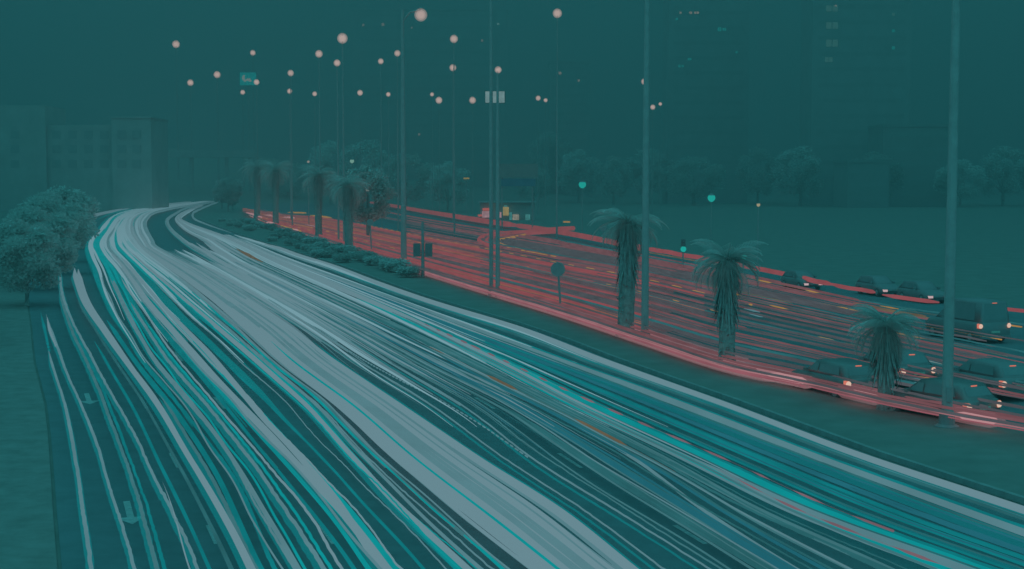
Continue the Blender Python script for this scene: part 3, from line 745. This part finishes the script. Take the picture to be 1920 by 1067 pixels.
# bare masts of the median (their heads are above the frame)
def bare_mast(x, y, r, top, label, twin=False):
    b = base(x, y); t = thing('lamp_mast', label, 'lamp mast', b, 0, gLamp)
    m = MB(); m.tube([(0, 0, -.1), (0, 0, top * .5), (0, 0, top)], [r, r * .85, r * .6], 12); m.build('pole', M_metal, t)
    f = MB(); f.lathe([(r * 2.2, -.05), (r * 2.2, .06), (r * 1.5, .12), (r * 1.4, .5), (r * 1.05, .6)], 12); f.build('base_plate', M_dark, t)
    k = MB(); k.box(-r * .5, r * .5, -r * 1.15, -r * .8, .9, 1.4); k.build('access_door', M_dark, t)
    a = MB(); a.tube([(0, 0, top - .1), (-1.2, 0, top + .5), (-2.2, 0, top + .6)], [r * .5, r * .4, r * .35], 8); a.build('arm', M_metal, t)
    h = MB(); h.lathe([(.1, .25), (.35, .1), (.4, -.1), (.1, -.2)], 12, c=(-2.3, 0, top + .5)); h.build('lamp_head', M_dark, t)
    return t
bare_mast(1775, 800, .19, 19, 'nearest tall bare mast at the right')
bare_mast(1209, 640, .20, 21.5, 'slim bare mast right beside the stout shaggy palm')
bare_mast(921, 556, .15, 24.5, 'left of the twin masts in the middle of the median, bare')
# small street lamps
def street_lamp(x, y, d, px, em, label):
    q = PD(x, y, d); r = px * d / F; t = thing('street_lamp', label, 'street lamp', (q.x, q.y, 0), 0)
    m = MB(); m.tube([(0, 0, -.1), (0, 0, q.z - r * .9)], [.09, .06], 8); m.build('pole', M_metal, t)
    b = MB(); b.lathe([(r * .3, -r), (r * .85, -r * .5), (r, 0), (r * .8, r * .6)], 14, c=(0, 0, q.z)); b.build('globe', em, t, True)
    c = MB(); c.lathe([(r * .82, r * .6), (r * .5, r * .95), (r * .1, r * 1.05)], 12, c=(0, 0, q.z)); c.build('globe_cap', M_dark, t)
street_lamp(660, 302, 215, 4, emat('lamp_greenish', (120, 165, 150)), 'small greenish white lamp left of centre above the red glow')
street_lamp(578, 303, 260, 2.6, E_small, 'tiny pale lamp left of the greenish white one')
street_lamp(1422, 384, 150, 3.5, emat('lamp_cream', (165, 155, 125)), 'small cream lamp right of the green signals')
street_lamp(1092, 346, 240, 7, E_lampg, 'green lamp left of the slim mast')
street_lamp(1334, 371, 190, 7.5, E_lampg, 'green lamp standing high right of the slim mast')
# traffic signals
M_sig = mat('signal_box', (0.16, 0.165, 0.17), 0.6, 0.12, 4)
def signal(x, y, d, em, lit, px, label, tall=None):
    q = PD(x, y, d); t = thing('traffic_signal', label, 'traffic signal', (q.x, q.y, 0), 0)
    order = ['red', 'amber', 'green']; li = order.index(lit) if lit else 1
    zc = q.z + (li - 1) * .34; r = max(.12, px * d / F)
    m = MB(); m.tube([(0, .1, -.1), (0, .1, zc + .6)], [.08, .06], 8); m.build('pole', M_metal, t)
    b = MB(); b.box(-.2, .2, -.14, .06, zc - .56, zc + .56); hb = b.build('signal_head', M_sig, t)
    for i in range(3):
        mm = Matrix.Rotation(R(90), 4, 'X'); l = MB(); rr = .13
        if lit and i == li: rr = r
        l.lathe([(rr, 0), (rr * .92, .05), (rr * .4, .09)], 14, M=mm, c=(0, -.142 - .002 * i, zc + .34 * (1 - i)))
        l.build('lens', em if (lit and i == li) else M_sig, hb, True)
        v = MB(); v.tube([(-.15, -.15, zc + .34 * (1 - i) + .06), (0, -.2, zc + .34 * (1 - i) + .17), (.15, -.15, zc + .34 * (1 - i) + .06)], .02, 5); v.build('visor', M_sig, hb)
    return t
signal(1281, 467, 130, E_lampg, 'green', 5.5, 'traffic signal showing green at the red line, left of the two low ones')
signal(1394, 482, 118, E_lampg, 'green', 5, 'traffic signal showing green, right of the two low ones')
signal(1618, 527, 115, E_redl, 'red', 4, 'traffic signal showing red above the end of the red line')
# double signal seen from behind, on the median
b = base(793, 520); d = b.y
t = thing('traffic_signal', 'double headed unlit traffic signal on the median, seen from behind', 'traffic signal', b)
m = MB(); m.tube([(0, 0, -.1), (0, 0, 5.0)], [.16, .12], 10); m.build('pole', M_dark, t)
zc = PD(793, 468, d).z - b.z
for s in (-1, 1):
    h = MB(); cx = s * 11 * d / F
    h.box(cx - .32, cx + .32, -.18, .2, zc - .62, zc + .55); hh = h.build('signal_head', M_sig, t)
    v = MB()
    for i in range(3): v.box(cx - .3, cx + .3, .2, .42, zc - .5 + i * .36, zc - .46 + i * .36)
    v.build('visor', M_sig, hh)
k = MB(); k.box(-.5, .5, -.04, .04, zc - .3, zc - .2); k.build('bracket', M_dark, t)
# round signs
def round_sign(x, y, bx, by, rpx, label, col=None):
    b = base(bx, by); d = b.y; q = PD(x, y, d); r = rpx * d / F; t = thing('road_sign', label, 'road sign', b, 0)
    m = MB(); m.tube([(0, .03, -.1), (q.x - b.x, .03, q.z - b.z + r * .6)], [.07, .07], 8); m.build('post', M_dark, t)
    s = MB(); s.lathe([(r, 0), (r, .03), (r * .97, .035)], 28, M=Matrix.Rotation(R(90), 4, 'X'), c=(q.x - b.x, 0, q.z - b.z)); s.build('disc', col or M_dark, t)
    rm = MB(); rm.tube([(q.x - b.x + r * math.cos(a / 24 * 2 * math.pi), -.02, q.z - b.z + r * math.sin(a / 24 * 2 * math.pi)) for a in range(25)], .025, 5); rm.build('rim', M_metal, t)
round_sign(1046, 505, 1052, 588, 13, 'round dark road sign on a slightly leaning post in the median')
round_sign(694, 417, 697, 482, 6, 'small round sign on a thin post right of the thick far palm')
round_sign(1131, 427, 1131, 462, 6, 'small pale round sign beyond the red line left of the slim mast', M_metal)

# ---------------------------------------------------------------- buildings
M_wall = mat('facade_grey', (0.34, 0.33, 0.33), 0.9, 0.12, .15); M_wallb = mat('facade_pale', (0.42, 0.37, 0.36), 0.9, 0.15, .2); M_glass = mat('dark_window', (0.30, 0.295, 0.295), 0.7, 0.1, .3)
def tower(x0, x1, ytop, d, label, lit, floors=None, m=None, depth=22, rows=None, cols=None):
    a, b = PD(x0, 300, d), PD(x1, 300, d); zt = PD(x0, ytop, d).z; W = b.x - a.x
    t = thing('tower_block', label, 'tower block', ((a.x + b.x) / 2, d, 0))
    k = MB(); k.box(-W / 2, W / 2, 0, depth, -1, zt); k.build('wall', m or M_wall, t)
    p = MB(); p.box(-W / 2 - .3, W / 2 + .3, -.3, depth + .3, zt + .003, zt + 1.1); p.build('parapet', m or M_wall, t)
    rows = rows or 14; cols = cols or 7
    for r_ in range(rows):                       # one strip of panes per storey
        w_ = MB(); z = zt - 2.5 - r_ * (zt * .92 / rows); w_.box(-W * .44, W * .44, -.06, -.003, z - 1.1, z + .5)
        w_.build('window_row', M_glass, t)
    for x, y, wpx, hpx, em in lit:
        q = PD(x, y, d); hw, hh = wpx * d / F / 2, hpx * d / F / 2; w_ = MB(); cx = q.x - t.location.x
        w_.box(cx - hw, cx - hw * .08, -.14, -.07, q.z - hh, q.z + hh); w_.box(cx + hw * .08, cx + hw, -.14, -.07, q.z - hh, q.z + hh)
        w_.build('lit_window', em, t)
    return t
tower(1252, 1402, -45, 610, 'tall dark tower with a row of white windows near the top edge', [(1276, 24, 4, 3.5, E_small), (1295, 24, 5, 4, E_small), (1306, 24, 9, 4, E_small), (1269, 36, 4, 4, E_teal), (1349, 55, 7, 7, E_teal), (1358, 55, 7, 5, E_teal), (1280, 124, 4, 4, E_teal), (1274, 124, 4, 5, E_teal), (1293, 111, 7, 4, E_teal), (1381, 98, 4, 3, E_teal)])
tower(1520, 1705, -60, 560, 'tall dark tower with a column of dim greenish windows', [(1560, 16, 22, 11, E_pane), (1560, 48, 22, 12, E_pane), (1560, 81, 22, 13, E_pane), (1554, 112, 14, 9, E_pane), (1567, 11, 4, 3, E_small), (1675, 27, 5, 5, E_pane), (1675, 58, 5, 5, E_teal), (1675, 90, 5, 6, E_teal)])
tower(660, 952, 20, 900, 'broad dark block behind the lamps with a few pinprick windows', [(681, 47, 4, 4, E_small), (718, 46, 5, 5, E_small), (772, 52, 3, 3, E_small), (904, 76, 4, 4, E_small), (934, 45, 4, 4, emat('window_cool', (120, 170, 165))), (786, 252, 4, 4, E_small)], cols=16)
tower(1030, 1105, 118, 760, 'narrow dark block with two pinprick windows', [(1050, 137, 5, 5, E_small), (1085, 151, 4, 4, E_small)], cols=4)
# pale building block at the left
a = PD(0, 300, 430)
t = thing('apartment_building', 'pale faint stepped building above the left bushes', 'building', (PD(140, 300, 430).x, 430, 0))
def bx(x0, x1, ytop, y0, y1, m, name, ybot=None):
    A_, B_ = PD(x0, ytop, 430), PD(x1, ytop, 430); z0 = -1 if ybot is None else PD(x0, ybot, 430).z
    k = MB(); k.box(A_.x - t.location.x, B_.x - t.location.x, y0, y1, z0, A_.z); return k.build(name, m, t)
w1 = bx(-60, 84, 198, 0, 20, M_wallb, 'wall'); bx(84.2, 210, 234, 1.5, 20, M_wallb, 'wall'); bx(210.2, 284, 222, -1, 20, M_wallb, 'wall')
for x0 in (20, 95, 125, 155, 185, 222, 250):
    for y0 in (245, 272, 300):
        bx(x0, x0 + 16, y0, -1.2, -1.05, M_glass, 'window', y0 + 15) if x0 > 212 else bx(x0, x0 + 16, y0, (-.12 if x0 < 84 else 1.38), (-.004 if x0 < 84 else 1.496), M_glass, 'window', y0 + 15)
bx(208, 286, 219, -1.4, 20.5, M_wallb, 'cornice', 222)
# viaduct rail right of it
t = thing('viaduct', 'long low viaduct deck faintly seen beyond the bend', 'viaduct', (PD(355, 290, 640).x, 640, 0))
k = MB(); z1 = PD(355, 288, 640).z; k.box(-22, 30, 0, 8, z1 - 1.6, z1); k.build('deck', M_wallb, t)
k = MB(); k.box(-22, 30, -.12, .1, z1 + .003, z1 + 1.5); k.build('parapet', M_wallb, t)
for x in (-16, 0, 16):
    k = MB(); k.tube([(x, 4, -.5), (x, 4, z1 - 1.61)], .9, 10); k.build('pillar', M_wallb, t)
# big pale block far right, behind the trees
tower(1655, 1790, 238, 520, 'pale faint low block behind the right trees', [], m=mat('facade_soft', (0.3, 0.28, 0.28), .9, .1, .2), rows=5, cols=5)
tower(1590, 1668, 305, 500, 'smaller faint block left of the pale low block', [], m=mat('facade_soft2', (0.29, 0.28, 0.28), .9, .1, .2), rows=3, cols=4)

# billboards
M_frame = mat('billboard_frame', (0.12, 0.12, 0.12), .7, .1, 2)
E_ad = emat('billboard_cyan', (14, 150, 150), .35, 1.2); E_adw = emat('billboard_white', (128, 158, 160), .2, .8); E_blob = emat('billboard_blob', (150, 160, 155))
q = PD(465, 148, 650); hw, hh = 15.5 * 650 / F, 12 * 650 / F
t = thing('billboard', 'lit cyan billboard with pale blotches high at the left', 'billboard', (q.x, q.y, 0))
k = MB(); k.tube([(0, .8, -.5), (0, .8, q.z - hh)], [.6, .5], 10); k.build('pole', M_metal, t)
k = MB(); k.box(-hw - .15, hw + .15, .05, .6, q.z - hh - .15, q.z + hh + .15); k.build('frame', M_frame, t)
k = MB(); k.box(-hw, hw, -.02, .047, q.z - hh, q.z + hh); k.build('panel', E_ad, t)
k = MB()
for cx, cz, rx, rz in ((-.55, .1, .2, .3), (-.35, -.25, .18, .2), (.05, -.1, .28, .22), (-.5, .45, .14, .16), (.25, -.3, .2, .15)):
    k.add([(hw * (cx + rx * math.cos(a * .524)), -.03, q.z + hh * (cz + rz * math.sin(a * .524) * (1 + .3 * math.cos(3 * a)))) for a in range(12)], [tuple(range(12))])
k.build('pale_blotches', E_blob, t)
q = PD(928, 182, 300); hh = 10.5 * 300 / F
t = thing('billboard', 'lit twin panel white billboard on the tall mast in the middle', 'billboard', (PD(921, 182, 300).x, q.y, 0))
k = MB(); k.tube([(0, .6, -.3), (0, .6, q.z + hh)], [.4, .3], 10); k.build('pole', M_metal, t)
for x0, x1 in ((910, 919.5), (924, 946)):
    A_, B_ = PD(x0, 182, 300).x - t.location.x, PD(x1, 182, 300).x - t.location.x
    k = MB(); k.box(A_, B_, -.05, .1, q.z - hh, q.z + hh); k.build('panel', E_adw, t)
k = MB(); k.box(-1.3, 3, .11, .4, q.z - hh - .1, q.z + hh + .1); k.build('frame', M_frame, t)
# dim gantry sign and disc behind the junction
q = PD(970, 320, 240); t = thing('direction_sign', 'unlit wide pale sign board above the shop', 'sign board', (q.x, q.y, 0))
k = MB(); k.box(-38 * 240 / F, 38 * 240 / F, 0, .2, PD(970, 333, 240).z, PD(970, 307, 240).z); k.build('board', mat('sign_pale', (.27, .24, .235), .8, .12, 1), t)
k = MB(); k.box(-30 * 240 / F, 34 * 240 / F, .02, .2, PD(970, 349, 240).z, PD(970, 335, 240).z); k.build('lower_board', mat('sign_blue', (.1, .2, .26), .8, .12, 1), t)
for s in (-2.6, 2.6):
    k = MB(); k.tube([(s, .3, -.2), (s, .3, PD(970, 310, 240).z)], .12, 8); k.build('post', M_metal, t)

# the lit shop by the side street
sd = 330; q = PD(950, 400, sd); t = thing('corner_shop', 'small brightly lit shop front with pink and yellow panels by the side street', 'shop', (q.x, sd, 0))
def sb(x0, x1, y0, y1, em, name, dy=0.0, dep=.3):
    A_, B_ = PD(x0, y1, sd), PD(x1, y0, sd); k = MB(); k.box(A_.x - q.x, B_.x - q.x, -dep + dy, dy, A_.z, B_.z); return k.build(name, em, t)
k = MB(); k.box(-6.2, 6.6, .4, 9, -.2, 4.0); k.build('wall', M_wall, t)
k = MB(); k.box(-6.6, 7, -.6, 9.2, 4.003, 4.3); k.build('roof', M_wall, t)
Ep = emat('shop_pink', (185, 140, 148), .35, 1.5); Ey = emat('shop_yellow', (172, 150, 95), .25, 2); Et = emat('shop_teal', (70, 140, 138), .35, 1.5); Er = emat('shop_red', (190, 90, 85))
sb(904, 921, 396, 408, Ep, 'shop_window'); sb(932, 942, 398, 408, Ep, 'shop_window', .05)
sb(943, 954, 388, 404, Ey, 'sign_panel', -.4); sb(955, 960, 398, 414, Et, 'shop_window'); sb(961, 973, 402, 413, emat('shop_cream', (165, 155, 140), .4, 2), 'shop_window')
sb(985, 994, 402, 420, Et, 'shop_window', .1); sb(935, 990, 416, 420, Et, 'lit_plinth', -.1); sb(896, 904, 402, 406, Er, 'sign_light', -.1)
sb(919, 924, 379, 391, Ey, 'sign_panel', -.2); sb(905, 918, 390, 395, Er, 'awning', -.3, .8); sb(930, 933, 380, 390, Et, 'sign_panel', -.2)
sb(945, 951, 385, 387.5, Et, 'lamp_strip', -.4)
# lit hoarding right of it: three orange bars between posts
sd = 300; q = PD(1060, 425, sd); t = thing('barrier_sign', 'small barrier with three orange lit bars right of the shop', 'barrier', (q.x, sd, 0))
for yy, em in ((416, E['orange']), (423, Er), (430, E['orange'])): sb(1056, 1069, yy - 1.5, yy + 1.5, em, 'lit_bar')
for xx in (1054, 1071): sb(xx, xx + 1.2, 412, 437, M_metal, 'post', .2)
sb(1043, 1050, 420, 436, E['red'], 'side_panel', .1)
# two small orange panels high at centre left, and an amber bar
sd = 380; q = PD(724, 365, sd); t = thing('lit_notice', 'two small orange lit panels on a post above the red line', 'notice', (q.x, sd, 0))
sb(720, 729, 358, 365, emat('notice_orange', (178, 140, 100)), 'upper_panel'); sb(719, 728, 367, 372, emat('notice_orange', (178, 140, 100)), 'lower_panel'); sb(723.5, 725, 356, 399, M_metal, 'post', .3)
sd = 360; q = PD(874, 334, sd); t = thing('lit_notice', 'tiny amber light bar on a post left of the sign board', 'notice', (q.x, sd, 0))
sb(869, 880, 333, 336, emat('bar_amber', (150, 130, 75)), 'light_bar'); sb(874, 875, 333, 404, M_metal, 'post', .3)
sd = 400; q = PD(680, 357, sd); t = thing('lit_notice', 'tiny row of white lights left of the orange panels', 'notice', (q.x, sd, 0))
for xx in (671, 679, 686): sb(xx, xx + (2.5 if xx < 685 else 6), 355.5, 358.5, E_small, 'lamp')
sb(670, 692, 359, 360.5, M_metal, 'rail', .1); sb(680, 681.4, 359, 395, M_metal, 'post', .3)
sd = 200; q = PD(1721, 540, sd); t = thing('lit_kiosk', 'small pale lit kiosk with a red light at the far kerb', 'kiosk', (q.x, sd, 0))
sb(1713, 1728, 538, 556, emat('kiosk_pale', (165, 140, 135), .2, 2), 'lit_front'); sb(1712.5, 1729, 556, 470 + 86, M_wall, 'plinth', .3, .1) if False else None
sb(1711, 1730, 535, 537.6, M_wall, 'roof', .3, .8); sb(1720, 1727, 530, 534.6, Er, 'roof_light', .1); sb(1713, 1729, 556.4, 562, M_wall, 'plinth', .2, .5)

# ---------------------------------------------------------------- cars
M_body = mat('car_paint_silver', (0.25, 0.21, 0.21), .35, .05, 2, .3); M_bodyd = mat('car_paint_dark', (0.24, 0.215, 0.22), .5, .05, 2, .0)
M_cglass = mat('car_glass', (0.22, 0.22, 0.225), .15, .05, 2); M_tyre = mat('tyre', (0.1, 0.1, 0.1), .9, .1, 5); M_plate = mat('number_plate', (.5, .48, .4), .6, .05, 2)
E_tail = emat('tail_lamp', (214, 118, 100)); E_tailc = emat('tail_lamp_core', (226, 190, 170)); E_head = emat('head_lamp', (205, 175, 178))
def make_car(label, body, tailm=True, van=False, headm=False):
    """length along +y (front at +y), origin under the centre"""
    t = thing('passenger_car' if not van else 'van', label, 'car' if not van else 'van')
    Hh = 1.45 if not van else 2.25; W = .86 if not van else 1.0; L = 2.15 if not van else 2.5
    def loft(secs):
        m = MB(); vs = []; n = 0
        for y, ring in secs:
            n = len(ring); vs += [(x, y, z) for x, z in ring]
        fs = [(i * n + k, i * n + (k + 1) % n, (i + 1) * n + (k + 1) % n, (i + 1) * n + k) for i in range(len(secs) - 1) for k in range(n)]
        fs += [tuple(range(n - 1, -1, -1)), tuple(range((len(secs) - 1) * n, len(secs) * n))]
        m.add(vs, fs); return m
    def ring(w, z0, z1): return [(-w * .9, z0), (w * .9, z0), (w, z0 + .12), (w, z1 - .2), (w * .93, z1 - .03), (w * .8, z1), (-w * .8, z1), (-w * .93, z1 - .03), (-w, z1 - .2), (-w, z0 + .12)]
    belt = .92 if not van else 1.15
    secs = [(-L, ring(W * .9, .38, belt - .06)), (-L + .12, ring(W * .98, .28, belt)), (-L + .7, ring(W, .22, belt + .01)), (0, ring(W, .2, belt)), (L - 1.2, ring(W, .2, belt - .02)), (L - .35, ring(W * .97, .24, belt - .14)), (L, ring(W * .86, .34, belt - .3))]
    bd = loft(secs).build('body', body, t, True)
    def gring(w0, w1, z0, z1): return [(-w0, z0), (w0, z0), (w1, z1 - .06), (w1 * .92, z1), (-w1 * .92, z1), (-w1, z1 - .06)]
    rb, rf = (-L + .15, .9) if not van else (-L + .05, 1.5)
    cab = [(rb, gring(W * .9, W * .8, belt - .04, belt + .02)), (rb + (.45 if not van else .12), gring(W * .92, W * .76, belt - .04, Hh - .04)), (-.1, gring(W * .93, W * .76, belt - .04, Hh)), (.2, gring(W * .92, W * .75, belt - .04, Hh - .03)), (rf, gring(W * .9, W * .8, belt - .04, belt + .02))]
    loft(cab).build('cabin', body, t, True)
    g = MB()                                     # rear window, sits 3 mm proud
    y0, y1 = rb + .1, rb + (.45 if not van else .12) - .04
    z0, z1 = belt + .1, Hh - .14
    def ry(z): return rb + (z - belt - .02) / (Hh - .06 - belt) * (.45 if not van else .12) - .012
    g.add([(-W * .7, ry(z0), z0), (W * .7, ry(z0), z0), (W * .62, ry(z1), z1), (-W * .62, ry(z1), z1)], [(0, 1, 2, 3)]); g.build('rear_window', M_cglass, t)
    for s in (-1, 1):
        g = MB(); sx = lambda z: s * (W * .925 + (W * .765 - W * .925) * (z - belt) / (Hh - .06 - belt) + .012)
        z0, z1 = belt + .06, Hh - .14
        g.add([(sx(z0), rb + .5, z0), (sx(z0), -.08, z0), (sx(z1), -.12, z1), (sx(z1), rb + .62, z1)], [(0, 1, 2, 3)]); g.build('side_window', M_cglass, t)
        g = MB(); g.add([(sx(z0), -.02, z0), (sx(z0), rf - .25, z0), (sx(z1), .22, z1), (sx(z1), -.02, z1)], [(0, 1, 2, 3)]); g.build('side_window', M_cglass, t)
        l = MB(); l.box(s * W * .88 - .14, s * W * .88 + .02 * s, -L - .02, -L + .2, belt - .32, belt - .08)
        tl = l.build('tail_light', E_tail if tailm else M_plate, t)
        l = MB(); l.lathe([(.125, 0), (.11, .03), (.04, .05)], 14, M=Matrix.Rotation(R(90), 4, 'X'), c=(s * W * .88 - .06, -L - .022, belt - .2)); l.build('bulb', E_tailc if tailm else M_plate, tl, True)
        h = MB(); h.box(s * W * .7 - .16, s * W * .7 + .16, L - .2, L + .02, belt - .5, belt - .34); h.build('headlight', E_head if headm else M_cglass, t)
        mm = MB(); mm.box(s * (W + .02), s * (W + .2), .45, .6, belt, belt + .14); mm.build('mirror', body, t)
        for y in (-L + .8, L - .85):
            wh = MB(); wh.lathe([(.2, -.1), (.31, -.1), (.33, -.05), (.33, .05), (.31, .1), (.2, .1)], 18, M=Matrix.Rotation(R(90), 4, 'Y'), c=(s * (W - .08), y, .33)); w_ = wh.build('wheel', M_tyre, t, True)
            rm = MB(); rm.lathe([(.19, -.02), (.19, .02), (.08, .03)], 12, M=Matrix.Rotation(R(90) * s, 4, 'Y'), c=(s * (W + .01), y, .33)); rm.build('rim', M_metal, w_)
    p = MB(); p.box(-.27, .27, -L - .025, -L - .003, .56, .68); p.build('number_plate', M_plate, t)
    bm = MB(); bm.box(-W * .92, W * .92, -L - .09, -L + .1, .3, .46); bm.build('bumper', body, t)
    if tailm: br = MB(); br.box(-.14, .14, ry(Hh - .11) - .03, ry(Hh - .11), Hh - .13, Hh - .09); br.build('brake_light', E_tail, t)
    return t
def road_dir(v, x):
    a, b = right_pt(v, x + 15, 0), right_pt(v, x - 15, 0); d_ = (b - a).normalized(); return math.atan2(-d_.x, d_.y)
def place_rear(t, x, y, v, z=.78, L=2.15):
    q = P(x, y, z); rz = road_dir(v, x); f = Vector((-math.sin(rz), math.cos(rz), 0)); t.location = (q.x + f.x * L, q.y + f.y * L, 0.0); t.rotation_euler.z = rz
c1 = make_car('dark car braking between the low palm and the tall mast', M_bodyd); place_rear(c1, 1724, 693, .4)
c2 = make_car('silver car braking by the kerb right of the tall mast', M_body); place_rear(c2, 1847, 757, .12)
c3 = copy_tree(c2); c3['label'] = 'silver car braking by the kerb left of the low palm'; place_rear(c3, 1624, 716, .12)
c4 = make_car('dark van with red tail lamps far up right of the tall mast', M_bodyd, van=True); place_rear(c4, 1867, 611, 1.5, .95, 2.5)
c5 = copy_tree(c1); c5['label'] = 'dark car braking at the right picture edge'; place_rear(c5, 1915, 716, .5)
hd = make_car('far car showing its headlights left of the red signal', M_bodyd, tailm=False, headm=True)
def place_front(t, x, y, z=.5):
    q = P(x, y, z); t.location = (q.x, q.y + 2.1, 0); t.rotation_euler.z = math.pi + .25
place_front(hd, 1513, 533)
for x, y, lab in ((1661, 545, 'far car showing its headlights between red signal and kiosk'), (1746, 557, 'far car showing its headlights right of the kiosk')):
    c = copy_tree(hd); c['label'] = lab; place_front(c, x, y)

# ---------------------------------------------------------------- night air over the city
hz = MB(); hz.box(-900, 900, -60, 1500, -2, 190)
M_haze = bpy.data.materials.new('haze'); M_haze.use_nodes = True; n = M_haze.node_tree.nodes; n.clear()
pv = n.new('ShaderNodeVolumePrincipled'); pv.inputs['Density'].default_value = 0.0018; pv.inputs['Color'].default_value = (.41, .46, .46, 1)
oo = n.new('ShaderNodeOutputMaterial'); M_haze.node_tree.links.new(pv.outputs[0], oo.inputs['Volume'])
h = hz.build('haze', M_haze); h['kind'] = 'stuff'; h['label'] = 'thin night haze over the whole road and city'; h['category'] = 'haze'
